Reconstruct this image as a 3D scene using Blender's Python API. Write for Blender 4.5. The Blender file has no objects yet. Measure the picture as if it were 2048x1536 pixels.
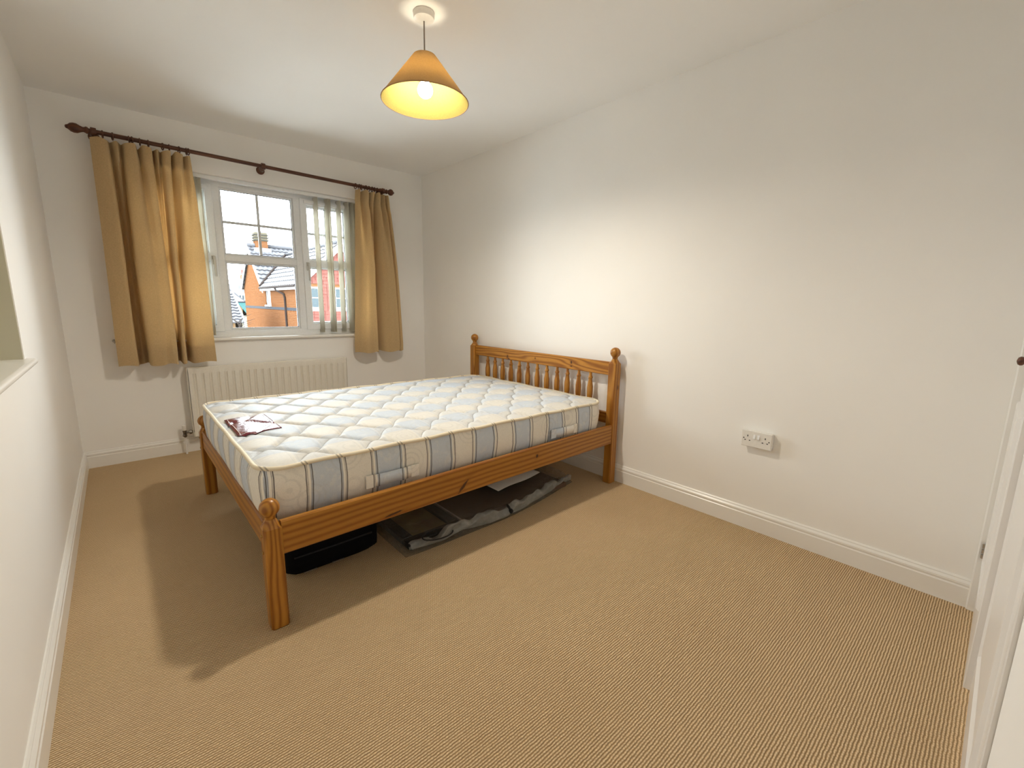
import bpy, math, random
import numpy as np
from mathutils import Vector, Matrix
random.seed(7); rng = np.random.default_rng(7)
S = bpy.context.scene
COL = S.collection

# ------------------------------------------------------------------ camera
F_PX = 884.25; YAW = 0.72846; PITCH = 0.17673; ROLL = 0.015185
CAM = Vector((0.264, 0.0, 1.1605))
D = 4.131; W = 2.695; H = 2.407; YN = -0.085      # window wall, right wall, ceiling, near wall
def cam_axes():
    cy, sy, cp, sp = math.cos(YAW), math.sin(YAW), math.cos(PITCH), math.sin(PITCH)
    fw = Vector((sy*cp, cy*cp, -sp)); r = Vector((cy, -sy, 0)); u = r.cross(fw)
    c, s = math.cos(ROLL), math.sin(ROLL)
    return c*r + s*u, -s*r + c*u, fw
r_, u_, f_ = cam_axes()
cd = bpy.data.cameras.new('camera'); cam = bpy.data.objects.new('camera', cd); COL.objects.link(cam)
cam.matrix_world = Matrix(((r_.x, u_.x, -f_.x, CAM.x), (r_.y, u_.y, -f_.y, CAM.y), (r_.z, u_.z, -f_.z, CAM.z), (0, 0, 0, 1)))
cd.sensor_width = 36; cd.sensor_fit = 'HORIZONTAL'; cd.lens = F_PX/2048*36; cd.clip_start = 0.005; cd.clip_end = 500
S.camera = cam

# ------------------------------------------------------------------ sky, exposure, window portal
SKY = 16.0; BULB = 120.0; LAMP_W = 49.0
w = bpy.data.worlds.new('overcast_sky'); S.world = w; w.use_nodes = True
bg = w.node_tree.nodes['Background']; bg.inputs[0].default_value = (0.90, 0.96, 1.0, 1); bg.inputs[1].default_value = SKY
S.view_settings.view_transform = 'Standard'; S.view_settings.look = 'None'
S.view_settings.exposure = 0.43; S.view_settings.gamma = 1.0; S.view_settings.use_curve_mapping = False
try:
    S.cycles.use_denoising = True; S.cycles.max_bounces = 14; S.cycles.diffuse_bounces = 8; S.cycles.transparent_max_bounces = 16
    S.cycles.sample_clamp_indirect = 8.0; S.cycles.caustics_reflective = False; S.cycles.caustics_refractive = False
except Exception: pass
pl = bpy.data.lights.new('window_portal', 'AREA'); pl.shape = 'RECTANGLE'; pl.size = 1.62; pl.size_y = 1.22
pl.cycles.is_portal = True
po = bpy.data.objects.new('window_portal', pl); COL.objects.link(po)
po.location = (1.235, D+0.20, 1.465); po.rotation_euler = (math.radians(-90), 0, 0)

# ------------------------------------------------------------------ helpers: tagging
def tag(o, label=None, cat=None, group=None, kind=None):
    if label: o['label'] = label
    if cat: o['category'] = cat
    if group: o['group'] = group
    if kind: o['kind'] = kind
    return o
def empty(name, loc, label=None, cat=None, group=None, kind=None):
    o = bpy.data.objects.new(name, None); COL.objects.link(o); o.location = loc; o.empty_display_size = .1
    return tag(o, label, cat, group, kind)
def wloc(o):
    v = Vector((0, 0, 0))
    while o is not None: v += o.location; o = o.parent
    return v
class MB:
    """collects geometry in world coordinates; build() links it as ONE mesh object"""
    def __init__(s): s.v = []; s.f = []
    def add(s, vs, fs):
        n = len(s.v); s.v += [tuple(v) for v in vs]; s.f += [tuple(i+n for i in f) for f in fs]; return s
    def box(s, x0, x1, y0, y1, z0, z1, b=0.0):
        if b <= 0:
            vs = [(x, y, z) for z in (z0, z1) for y in (y0, y1) for x in (x0, x1)]
            return s.add(vs, [(0, 2, 3, 1), (4, 5, 7, 6), (0, 1, 5, 4), (2, 6, 7, 3), (0, 4, 6, 2), (1, 3, 7, 5)])
        b = min(b, (x1-x0)/2.01, (y1-y0)/2.01, (z1-z0)/2.01)
        lo, hi = (x0, y0, z0), (x1, y1, z1); vs = []; idx = {}
        for sx in (0, 1):
            for sy in (0, 1):
                for sz in (0, 1):
                    for ax in range(3):
                        p = []
                        for k, sg in enumerate((sx, sy, sz)):
                            e = (lo[k], hi[k])[sg]
                            p.append(e if k == ax else e + (b if sg == 0 else -b))
                        idx[(sx, sy, sz, ax)] = len(vs); vs.append(p)
        fs = []
        for ax in range(3):
            o1, o2 = (ax+1) % 3, (ax+2) % 3
            for sg in (0, 1):
                q = []
                for a, c in ((0, 0), (1, 0), (1, 1), (0, 1)):
                    k = [0, 0, 0]; k[ax] = sg; k[o1] = a; k[o2] = c; q.append(idx[(*k, ax)])
                fs.append(q if sg else q[::-1])
        for ax in range(3):
            o1, o2 = (ax+1) % 3, (ax+2) % 3
            for a in (0, 1):
                for c in (0, 1):
                    k0 = [0, 0, 0]; k0[o1] = a; k0[o2] = c; k1 = list(k0); k1[ax] = 1
                    q = [idx[(*k0, o1)], idx[(*k1, o1)], idx[(*k1, o2)], idx[(*k0, o2)]]
                    fs.append(q if (a ^ c) else q[::-1])
        for sx in (0, 1):
            for sy in (0, 1):
                for sz in (0, 1):
                    q = [idx[(sx, sy, sz, a)] for a in range(3)]
                    fs.append(q if (sx+sy+sz) % 2 else q[::-1])
        return s.add(vs, fs)
    def hexa(s, b4, t4):
        """8-corner solid: bottom quad (ccw from above) and top quad"""
        return s.add(list(b4)+list(t4), [(3, 2, 1, 0), (4, 5, 6, 7), (0, 1, 5, 4), (1, 2, 6, 5), (2, 3, 7, 6), (3, 0, 4, 7)])
    def lathe(s, c, axis, prof, n=20, cap=True):
        """prof: (offset along axis, radius) list"""
        ax = Vector(axis).normalized(); t = Vector((0, 0, 1)) if abs(ax.z) < .9 else Vector((1, 0, 0))
        e1 = ax.cross(t).normalized(); e2 = ax.cross(e1); c = Vector(c); vs = []; fs = []
        for h, r in prof:
            for i in range(n):
                a = 2*math.pi*i/n; vs.append(c + ax*h + e1*(r*math.cos(a)) + e2*(r*math.sin(a)))
        m = len(prof)
        for j in range(m-1):
            for i in range(n):
                k = (i+1) % n; fs.append((j*n+i, j*n+k, (j+1)*n+k, (j+1)*n+i))
        if cap: fs.append(tuple(range(n))[::-1]); fs.append(tuple((m-1)*n+i for i in range(n)))
        return s.add(vs, fs)
    def cyl(s, a, b, r, n=14):
        a, b = Vector(a), Vector(b); return s.lathe(a, b-a, [(0, r), ((b-a).length, r)], n)
    def ball(s, c, r, n=18, sz=1.0):
        return s.lathe(c, (0, 0, 1), [(-r*sz*math.cos(math.pi*k/10), max(1e-4, r*math.sin(math.pi*k/10))) for k in range(11)], n)
    def tube(s, pts, r, n=8, closed=False):
        pts = [Vector(p) for p in pts]; m = len(pts); vs = []; fs = []; up = None
        for i, p in enumerate(pts):
            a = pts[(i-1) % m] if (closed or i) else p; b = pts[(i+1) % m] if (closed or i < m-1) else p
            t = (b-a).normalized()
            if up is None: up = Vector((0, 0, 1)) if abs(t.z) < .9 else Vector((1, 0, 0))
            e1 = t.cross(up).normalized(); e2 = e1.cross(t).normalized(); up = e2
            rr = r[i] if hasattr(r, '__len__') else r
            for k in range(n):
                q = 2*math.pi*k/n; vs.append(p + e1*(rr*math.cos(q)) + e2*(rr*math.sin(q)))
        for i in range(m if closed else m-1):
            j = (i+1) % m
            for k in range(n):
                l = (k+1) % n; fs.append((i*n+k, i*n+l, j*n+l, j*n+k))
        if not closed: fs.append(tuple(range(n))[::-1]); fs.append(tuple((m-1)*n+k for k in range(n)))
        return s.add(vs, fs)
    def extrude(s, prof, a, b):
        """prof: closed list of (world vec offsets); swept from a to b"""
        a, b = Vector(a), Vector(b); n = len(prof)
        vs = [a+Vector(p) for p in prof]+[b+Vector(p) for p in prof]
        fs = [(i, (i+1) % n, n+(i+1) % n, n+i) for i in range(n)]+[tuple(range(n))[::-1], tuple(range(n, 2*n))]
        return s.add(vs, fs)
    def grid(s, P, flip=False):
        """P: 2-D list of points"""
        n = len(P); m = len(P[0]); vs = [p for row in P for p in row]; fs = []
        for i in range(n-1):
            for j in range(m-1):
                q = (i*m+j, i*m+j+1, (i+1)*m+j+1, (i+1)*m+j); fs.append(q[::-1] if flip else q)
        return s.add(vs, fs)
    def build(s, name, mat, parent=None, smooth=False, loc=None, sharp=None):
        base = wloc(parent) if parent is not None else Vector(loc if loc is not None else (0, 0, 0))
        me = bpy.data.meshes.new(name)
        me.from_pydata([(x-base.x, y-base.y, z-base.z) for x, y, z in s.v], [], s.f)
        import bmesh
        bm = bmesh.new(); bm.from_mesh(me); bmesh.ops.recalc_face_normals(bm, faces=bm.faces); bm.to_mesh(me); bm.free()
        me.materials.append(mat)
        if smooth:
            me.polygons.foreach_set('use_smooth', [True]*len(me.polygons))
            if sharp: me.set_sharp_from_angle(angle=math.radians(sharp))
        o = bpy.data.objects.new(name, me); COL.objects.link(o)
        if parent is not None: o.parent = parent
        else: o.location = base
        return o
def solid(name, pts, mat, parent=None, **k): return None

# ------------------------------------------------------------------ helpers: materials
def new_mat(name):
    m = bpy.data.materials.new(name); m.use_nodes = True; nt = m.node_tree
    for n in list(nt.nodes): nt.nodes.remove(n)
    return m, nt, nt.nodes, nt.links
def N(nt, t, **k):
    n = nt.nodes.new(t)
    for a, b in k.items():
        if a in n.inputs.keys() if isinstance(a, str) else False: n.inputs[a].default_value = b
        else: setattr(n, a, b)
    return n
def math_n(nt, op, a, b=None, c=None, clamp=False):
    n = nt.nodes.new('ShaderNodeMath'); n.operation = op; n.use_clamp = clamp
    for i, v in enumerate((a, b, c)):
        if v is None: continue
        if isinstance(v, (int, float)): n.inputs[i].default_value = v
        else: nt.links.new(v, n.inputs[i])
    return n.outputs[0]
def mixc(nt, f, a, b, mode='MIX'):
    n = nt.nodes.new('ShaderNodeMix'); n.data_type = 'RGBA'; n.blend_type = mode
    for s, v in ((n.inputs[0], f), (n.inputs[6], a), (n.inputs[7], b)):
        if isinstance(v, (int, float)): s.default_value = v
        elif isinstance(v, (tuple, list)): s.default_value = (*v[:3], 1)
        else: nt.links.new(v, s)
    return n.outputs[2]
def ramp(nt, f, a, b):
    return math_n(nt, 'MULTIPLY', math_n(nt, 'SUBTRACT', f, a), 1/(b-a), clamp=True) if False else map_range(nt, f, a, b)
def map_range(nt, f, a, b, c=0.0, d=1.0, smooth=False):
    n = nt.nodes.new('ShaderNodeMapRange'); n.clamp = True
    if smooth: n.interpolation_type = 'SMOOTHSTEP'
    nt.links.new(f, n.inputs[0]); n.inputs[1].default_value = a; n.inputs[2].default_value = b
    n.inputs[3].default_value = c; n.inputs[4].default_value = d
    return n.outputs[0]
def noise(nt, vec, scale, detail=3, rough=.5):
    n = nt.nodes.new('ShaderNodeTexNoise'); n.inputs['Scale'].default_value = scale; n.inputs['Detail'].default_value = detail
    n.inputs['Roughness'].default_value = rough
    if vec is not None: nt.links.new(vec, n.inputs['Vector'])
    return n.outputs['Fac']
def objco(nt): return nt.nodes.new('ShaderNodeTexCoord').outputs['Object']
def sepxyz(nt, v):
    n = nt.nodes.new('ShaderNodeSeparateXYZ'); nt.links.new(v, n.inputs[0]); return n.outputs
def comb(nt, x, y, z):
    n = nt.nodes.new('ShaderNodeCombineXYZ')
    for i, v in enumerate((x, y, z)):
        if isinstance(v, (int, float)): n.inputs[i].default_value = v
        else: nt.links.new(v, n.inputs[i])
    return n.outputs[0]
def principled(nt, color, rough=.5, spec=.5, bump=None, bstr=.3, bdist=.002, **k):
    b = nt.nodes.new('ShaderNodeBsdfPrincipled')
    if isinstance(color, (tuple, list)): b.inputs['Base Color'].default_value = (*color[:3], 1)
    else: nt.links.new(color, b.inputs['Base Color'])
    if isinstance(rough, (int, float)): b.inputs['Roughness'].default_value = rough
    else: nt.links.new(rough, b.inputs['Roughness'])
    b.inputs['Specular IOR Level'].default_value = spec
    for a, v in k.items(): b.inputs[a.replace('_', ' ')].default_value = v
    if bump is not None:
        bn = nt.nodes.new('ShaderNodeBump'); bn.inputs['Strength'].default_value = bstr; bn.inputs['Distance'].default_value = bdist
        nt.links.new(bump, bn.inputs['Height']); nt.links.new(bn.outputs[0], b.inputs['Normal'])
    o = nt.nodes.new('ShaderNodeOutputMaterial'); nt.links.new(b.outputs[0], o.inputs[0]); return b
def paint(name, col, rough=.6, nscale=60, var=.04, bstr=.08, spec=.4):
    m, nt, _, _ = new_mat(name); c = objco(nt); f = noise(nt, c, nscale, 4)
    g = noise(nt, c, 1.7, 2)
    cc = mixc(nt, map_range(nt, g, .3, .7), [x*(1-var) for x in col], [min(1, x*(1+var*.4)) for x in col])
    principled(nt, cc, rough, spec, bump=f, bstr=bstr, bdist=.002); return m
def plain(name, col, rough=.5, spec=.5, metal=0.0):
    m, nt, _, _ = new_mat(name); c = objco(nt); f = noise(nt, c, 90, 3)
    cc = mixc(nt, f, [x*.93 for x in col], [min(1, x*1.05) for x in col])
    principled(nt, cc, rough, spec, Metallic=metal); return m

M = {}
M['wall'] = paint('wall_emulsion', (.90, .89, .868), .75, 45, .025, .10, .25)
M['ceil'] = paint('ceiling_emulsion', (.91, .905, .89), .8, 55, .02, .12, .2)
M['gloss'] = paint('white_gloss_paint', (.85, .84, .81), .28, 30, .02, .03)
M['door'] = paint('white_door_paint', (.82, .80, .78), .30, 30, .02, .05)
M['upvc'] = plain('white_upvc', (.84, .86, .88), .3)
M['handle'] = plain('off_white_handle', (.62, .62, .60), .35)
M['rad'] = plain('radiator_enamel', (.80, .77, .69), .35)
M['plastic'] = plain('white_plastic', (.80, .78, .74), .3)
M['black'] = plain('black_fabric', (.004, .004, .005), .9, .12)
M['blackgloss'] = plain('black_plastic', (.006, .006, .007), .45, .3)
M['dark'] = plain('dark_recess', (.02, .018, .015), .6)
M['metal'] = plain('dull_chrome', (.50, .47, .42), .35, .5, 1.0)
M['valve'] = plain('tarnished_valve_metal', (.20, .18, .155), .4, .5, 1.0)
M['brass'] = plain('aged_brass', (.45, .30, .12), .35, .5, 1.0)
M['bar'] = plain('grey_glazing_bar', (.72, .76, .80), .5)
M['gasket'] = plain('dark_gasket', (.06, .06, .07), .5)

def pine(name, ax, lo, hi, knot=True, rough=.32, knots=()):
    m, nt, _, _ = new_mat(name); c = objco(nt)
    oi = nt.nodes.new('ShaderNodeObjectInfo'); rnd = oi.outputs['Random']
    x, y, z = sepxyz(nt, c); cs = [x, y, z]
    off = [math_n(nt, 'MULTIPLY_ADD', rnd, .31+.17*k, .055+.02*k) for k in range(3)]
    cc = [math_n(nt, 'ADD', cs[k], off[k]) for k in range(3)]
    st = [math_n(nt, 'MULTIPLY', cc[k], .16 if k == ax else 1.0) for k in range(3)]
    v = comb(nt, *st)
    nz = noise(nt, v, 7, 2); nv = math_n(nt, 'MULTIPLY_ADD', nz, .12, -.06)
    v2 = nt.nodes.new('ShaderNodeVectorMath'); v2.operation = 'ADD'; nt.links.new(v, v2.inputs[0]); nt.links.new(comb(nt, nv, nv, nv), v2.inputs[1])
    wv = nt.nodes.new('ShaderNodeTexWave'); wv.wave_type = 'RINGS'; wv.rings_direction = 'XYZ'[ax]
    wv.inputs['Scale'].default_value = 15; wv.inputs['Distortion'].default_value = 3.0; wv.inputs['Detail'].default_value = 2; wv.inputs['Detail Scale'].default_value = .6
    nt.links.new(v2.outputs[0], wv.inputs['Vector'])
    g = math_n(nt, 'POWER', wv.outputs['Fac'], 1.6)
    fine = noise(nt, v, 160, 2)
    col = mixc(nt, g, hi, lo)
    col = mixc(nt, math_n(nt, 'MULTIPLY', fine, .35), col, [q*.7 for q in hi], 'MULTIPLY')
    big = noise(nt, v, 3, 2)
    col = mixc(nt, map_range(nt, big, .35, .7, 0, .5), col, lo)
    if knot:
        kv = comb(nt, *[math_n(nt, 'MULTIPLY', cc[k], 1.0 if k == ax else 2.0) for k in range(3)])
        vo = nt.nodes.new('ShaderNodeTexVoronoi'); vo.inputs['Scale'].default_value = 3.2; nt.links.new(kv, vo.inputs['Vector'])
        kf = map_range(nt, vo.outputs['Distance'], .05, .09, 1, 0, True)
        col = mixc(nt, math_n(nt, 'MULTIPLY', kf, .85), col, (.055, .017, .006))
    for (kx, ky, kz, ra, rc, tilt) in knots:          # a knot: oval, long axis leaning along the board
        u = cs[0 if ax == 0 else 1]; ku = kx if ax == 0 else ky
        du = math_n(nt, 'SUBTRACT', u, ku); dz = math_n(nt, 'SUBTRACT', z, kz)
        dz2 = math_n(nt, 'SUBTRACT', dz, math_n(nt, 'MULTIPLY', du, tilt))
        dd = math_n(nt, 'SQRT', math_n(nt, 'ADD', math_n(nt, 'POWER', math_n(nt, 'DIVIDE', du, ra), 2.0), math_n(nt, 'POWER', math_n(nt, 'DIVIDE', dz2, rc), 2.0)))
        dd = math_n(nt, 'ADD', dd, math_n(nt, 'MULTIPLY_ADD', noise(nt, c, 60, 2), .8, -.4))
        col = mixc(nt, map_range(nt, dd, 1.0, 3.2, .45, 0, True), col, lo)
        col = mixc(nt, map_range(nt, dd, .7, 1.15, .92, 0, True), col, (.045, .014, .006))
    principled(nt, col, rough, .45, bump=g, bstr=.06, bdist=.001); return m
PLO, PHI = (.27, .095, .008), (.50, .235, .035)
M['pine'] = [pine('pine_along_'+'xyz'[k], k, PLO, PHI) for k in range(3)]
KN_SIDE = [(1.41-1.6, 0, .313, .030, .011, .9), (1.908-1.6, 0, .350, .009, .011, .2), (1.05-1.6, 0, .292, .045, .005, .1)]
KN_HEAD = [(0, 2.70-2.4, .748, .009, .013, -.3), (0, 2.68-2.4, .728, .016, .006, .5), (0, 2.02-2.4, .772, .007, .012, .3), (0, 2.02-2.4, .745, .010, .005, 0), (0, 2.38-2.4, .765, .005, .006, 0)]
M['pine_side'] = pine('pine_side_rail', 0, PLO, PHI, False, .32, KN_SIDE)
M['pine_head'] = pine('pine_head_rail', 1, PLO, [q*1.12 for q in PHI], False, .32, KN_HEAD)
M['pole'] = pine('mahogany_stained_pole', 0, (.075, .024, .012), (.16, .058, .026), False, .4)

def carpet():
    m, nt, _, _ = new_mat('beige_cord_carpet'); c = objco(nt); x, y, z = sepxyz(nt, c)
    n1 = noise(nt, c, 55, 3); n2 = noise(nt, c, 2.0, 3); n3 = noise(nt, c, 420, 2)
    yy = math_n(nt, 'ADD', y, math_n(nt, 'MULTIPLY_ADD', n1, .0048, -.0024))
    P = .0078
    row = math_n(nt, 'DIVIDE', yy, P)
    rib = math_n(nt, 'MULTIPLY_ADD', math_n(nt, 'COSINE', math_n(nt, 'MULTIPLY', row, 2*math.pi)), .5, .5)
    par = math_n(nt, 'MULTIPLY', math_n(nt, 'FLOOR', math_n(nt, 'ADD', row, .5)), .5)
    loop = math_n(nt, 'MULTIPLY_ADD', math_n(nt, 'COSINE', math_n(nt, 'MULTIPLY', math_n(nt, 'ADD', math_n(nt, 'DIVIDE', math_n(nt, 'ADD', x, math_n(nt, 'MULTIPLY', n1, .006)), .0095), par), 2*math.pi)), .5, .5)
    h = math_n(nt, 'MULTIPLY', math_n(nt, 'POWER', rib, .7), math_n(nt, 'MULTIPLY_ADD', loop, .3, .7))
    h = math_n(nt, 'ADD', h, math_n(nt, 'MULTIPLY_ADD', n3, .5, -.25))
    col = mixc(nt, map_range(nt, h, .05, .95), (.34, .215, .10), (.94, .73, .47))
    col = mixc(nt, map_range(nt, n2, .3, .7, 0, .18), col, (.45, .29, .15))
    principled(nt, col, .95, .1, bump=h, bstr=.9, bdist=.004); return m
M['carpet'] = carpet()

def cloth(name, col, tcol, tfac, weave=700, rough=.9):
    m, nt, _, lk = new_mat(name); c = objco(nt); f = noise(nt, c, weave, 2); g = noise(nt, c, 150, 3)
    cc = mixc(nt, g, [q*.78 for q in col], [min(1, q*1.2) for q in col])
    b = nt.nodes.new('ShaderNodeBsdfDiffuse'); lk.new(cc, b.inputs[0]); b.inputs['Roughness'].default_value = 1
    bn = nt.nodes.new('ShaderNodeBump'); bn.inputs['Strength'].default_value = .35; bn.inputs['Distance'].default_value = .001
    lk.new(f, bn.inputs['Height']); lk.new(bn.outputs[0], b.inputs['Normal'])
    t = nt.nodes.new('ShaderNodeBsdfTranslucent'); t.inputs[0].default_value = (*tcol, 1)
    mx = nt.nodes.new('ShaderNodeMixShader'); mx.inputs[0].default_value = tfac; lk.new(b.outputs[0], mx.inputs[1]); lk.new(t.outputs[0], mx.inputs[2])
    o = nt.nodes.new('ShaderNodeOutputMaterial'); lk.new(mx.outputs[0], o.inputs[0]); return m
M['curtain'] = cloth('beige_curtain_cloth', (.63, .485, .275), (.76, .42, .14), .22)
M['slat'] = cloth('cream_blind_fabric', (.86, .84, .78), (.88, .85, .76), .55, 400)
M['shade'] = cloth('linen_lampshade', (.45, .33, .22), (.75, .52, .32), .34, 500)
M['liner'] = cloth('cream_shade_liner', (.40, .36, .13), (.6, .48, .2), .30, 300)

def glass():
    m, nt, _, lk = new_mat('window_glass')
    t = nt.nodes.new('ShaderNodeBsdfTransparent'); t.inputs[0].default_value = (.97, .985, .98, 1)
    g = nt.nodes.new('ShaderNodeBsdfGlossy'); g.inputs['Roughness'].default_value = .02
    fr = nt.nodes.new('ShaderNodeFresnel'); fr.inputs[0].default_value = 1.45
    mx = nt.nodes.new('ShaderNodeMixShader'); lk.new(fr.outputs[0], mx.inputs[0]); lk.new(t.outputs[0], mx.inputs[1]); lk.new(g.outputs[0], mx.inputs[2])
    o = nt.nodes.new('ShaderNodeOutputMaterial'); lk.new(mx.outputs[0], o.inputs[0]); return m
M['glass'] = glass()
def film(name='cloudy_plastic_film', base=0.0):
    m, nt, _, lk = new_mat(name); c = objco(nt)
    t = nt.nodes.new('ShaderNodeBsdfTransparent'); t.inputs[0].default_value = (.93, .93, .92, 1)
    b = nt.nodes.new('ShaderNodeBsdfPrincipled'); b.inputs['Base Color'].default_value = (.33, .33, .315, 1); b.inputs['Roughness'].default_value = .25
    f = noise(nt, c, 26, 4, .65)
    bn = nt.nodes.new('ShaderNodeBump'); bn.inputs['Strength'].default_value = .7; bn.inputs['Distance'].default_value = .01
    lk.new(f, bn.inputs['Height']); lk.new(bn.outputs[0], b.inputs['Normal'])
    fr = nt.nodes.new('ShaderNodeLayerWeight'); fr.inputs[0].default_value = .35
    fac = math_n(nt, 'ADD', math_n(nt, 'MULTIPLY', math_n(nt, 'POWER', fr.outputs['Facing'], 1.5), .55), math_n(nt, 'ADD', base, map_range(nt, f, .42, .75, .03, .26)), clamp=True)
    mx = nt.nodes.new('ShaderNodeMixShader'); lk.new(fac, mx.inputs[0]); lk.new(t.outputs[0], mx.inputs[1]); lk.new(b.outputs[0], mx.inputs[2])
    o = nt.nodes.new('ShaderNodeOutputMaterial'); lk.new(mx.outputs[0], o.inputs[0]); return m
M['film'] = film()
M['film_lip'] = film('folded_plastic_film', .50)
def emis(name, col, s):
    m, nt, _, lk = new_mat(name); e = nt.nodes.new('ShaderNodeEmission'); e.inputs[0].default_value = (*col, 1); e.inputs[1].default_value = s
    o = nt.nodes.new('ShaderNodeOutputMaterial'); lk.new(e.outputs[0], o.inputs[0]); return m
M['bulb'] = emis('lit_bulb', (1.0, .86, .62), BULB)

def ticking(top):
    """striped / plaid woven mattress ticking: cream and pale blue bands edged by paired dark lines"""
    m, nt, _, lk = new_mat('mattress_ticking_'+('top' if top else 'side')); c = objco(nt); x, y, z = sepxyz(nt, c)
    X0 = MX0
    P = .129
    geo = nt.nodes.new('ShaderNodeNewGeometry')
    if not top:
        nx, ny, nz = sepxyz(nt, geo.outputs['Normal'])
        isx = math_n(nt, 'GREATER_THAN', math_n(nt, 'ABSOLUTE', nx), .75)
        s = math_n(nt, 'ADD', math_n(nt, 'MULTIPLY', isx, y), math_n(nt, 'MULTIPLY', math_n(nt, 'SUBTRACT', 1.0, isx), x))
    else: s = x
    wob = math_n(nt, 'MULTIPLY_ADD', noise(nt, c, 9, 2), .008, -.004)
    q = math_n(nt, 'DIVIDE', math_n(nt, 'ADD', s, wob), P)                # local 0 = mattress foot edge
    q = math_n(nt, 'ADD', q, 20.0 - X0)
    fr = math_n(nt, 'FRACT', q); par = math_n(nt, 'MODULO', math_n(nt, 'FLOOR', q), 2.0)
    dist = math_n(nt, 'MULTIPLY', math_n(nt, 'MINIMUM', fr, math_n(nt, 'SUBTRACT', 1.0, fr)), P)   # metres from band edge
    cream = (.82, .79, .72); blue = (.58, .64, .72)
    wv = noise(nt, c, 240, 2); wv2 = noise(nt, c, 34, 3)
    if top:
        qy = math_n(nt, 'ADD', math_n(nt, 'DIVIDE', math_n(nt, 'ADD', y, wob), .133), 20.0)
        fy = math_n(nt, 'FRACT', qy); py = math_n(nt, 'MODULO', math_n(nt, 'FLOOR', qy), 2.0)
        par = math_n(nt, 'MULTIPLY_ADD', par, .28, math_n(nt, 'MULTIPLY', py, .72))
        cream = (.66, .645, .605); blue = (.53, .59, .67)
    col = mixc(nt, par, cream, blue)
    # woven motifs: soft rings and dashes inside the bands
    vo = nt.nodes.new('ShaderNodeTexVoronoi'); vo.inputs['Scale'].default_value = 1/P*.9; lk.new(c, vo.inputs['Vector'])
    rings = math_n(nt, 'SINE', math_n(nt, 'MULTIPLY', vo.outputs['Distance'], 44))
    mot = math_n(nt, 'MULTIPLY', map_range(nt, rings, .3, .8), map_range(nt, vo.outputs['Distance'], .62, .40))
    col = mixc(nt, math_n(nt, 'MULTIPLY', mot, .22), col, (.46, .46, .44))
    col = mixc(nt, math_n(nt, 'MULTIPLY', map_range(nt, wv2, .52, .66), .25 if not top else .15), col, (.85, .83, .78))
    col = mixc(nt, math_n(nt, 'MULTIPLY', map_range(nt, wv, .5, .7), .18), col, (.40, .40, .38))
    # paired lines either side of every band edge
    l1 = map_range(nt, math_n(nt, 'ABSOLUTE', math_n(nt, 'SUBTRACT', dist, .0115)), .0014, .0026, 1, 0)
    l2 = map_range(nt, math_n(nt, 'ABSOLUTE', math_n(nt, 'SUBTRACT', dist, .0062)), .0008, .0018, 1, 0)
    ln = math_n(nt, 'ADD', l1, math_n(nt, 'MULTIPLY', l2, .6), clamp=True)
    pale = map_range(nt, dist, .0035, .0050, 1, 0)
    col = mixc(nt, math_n(nt, 'MULTIPLY', pale, .8 if not top else .12), col, (.86, .82, .74))
    col = mixc(nt, math_n(nt, 'MULTIPLY', ln, .9 if not top else .16), col, (.085, .075, .075) if not top else (.33, .33, .36))
    if top:
        fyd = math_n(nt, 'MULTIPLY', math_n(nt, 'MINIMUM', fy, math_n(nt, 'SUBTRACT', 1.0, fy)), .133)
        ly = map_range(nt, math_n(nt, 'ABSOLUTE', math_n(nt, 'SUBTRACT', fyd, .009)), .0012, .003, 1, 0)
        col = mixc(nt, math_n(nt, 'MULTIPLY', ly, .3), col, (.36, .37, .42))
        # quilting stitch lines, painted darker to put groove shade into the ticking
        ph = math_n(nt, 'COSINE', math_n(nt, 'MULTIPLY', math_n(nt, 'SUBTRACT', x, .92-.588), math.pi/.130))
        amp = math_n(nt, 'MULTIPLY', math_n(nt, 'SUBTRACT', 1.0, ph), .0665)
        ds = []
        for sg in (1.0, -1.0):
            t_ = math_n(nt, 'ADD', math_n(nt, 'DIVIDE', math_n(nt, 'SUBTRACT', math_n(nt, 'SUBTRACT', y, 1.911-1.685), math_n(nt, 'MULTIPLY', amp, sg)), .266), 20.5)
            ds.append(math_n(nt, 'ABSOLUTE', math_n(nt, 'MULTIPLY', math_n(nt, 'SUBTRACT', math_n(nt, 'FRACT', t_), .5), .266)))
        seam_shade = map_range(nt, math_n(nt, 'MINIMUM', ds[0], ds[1]), .0022, .0052, 1, 0)
        col = mixc(nt, math_n(nt, 'MULTIPLY', seam_shade, .55), col, (.26, .25, .24))
    principled(nt, col, .6, .3, bump=noise(nt, c, 500, 2), bstr=.2, bdist=.001); return m
MX0 = 0.0
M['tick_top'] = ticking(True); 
MX0 = (.618-.59)/.129 - .0
M['tick_side'] = ticking(False)
def piping_mat():
    m, nt, _, lk = new_mat('cream_piping'); c = objco(nt); x, y, z = sepxyz(nt, c)
    fr = math_n(nt, 'FRACT', math_n(nt, 'ADD', math_n(nt, 'DIVIDE', math_n(nt, 'ADD', x, math_n(nt, 'MULTIPLY', z, .6)), .129), 3.0+.5-.217-.9))
    k = map_range(nt, math_n(nt, 'ABSOLUTE', math_n(nt, 'SUBTRACT', math_n(nt, 'ABSOLUTE', math_n(nt, 'SUBTRACT', fr, .5)), .05)), .018, .03, 1, 0)
    col = mixc(nt, math_n(nt, 'MULTIPLY', k, .6), (.78, .70, .54), (.16, .14, .12))
    principled(nt, col, .6, .3); return m
M['piping'] = piping_mat()
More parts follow.
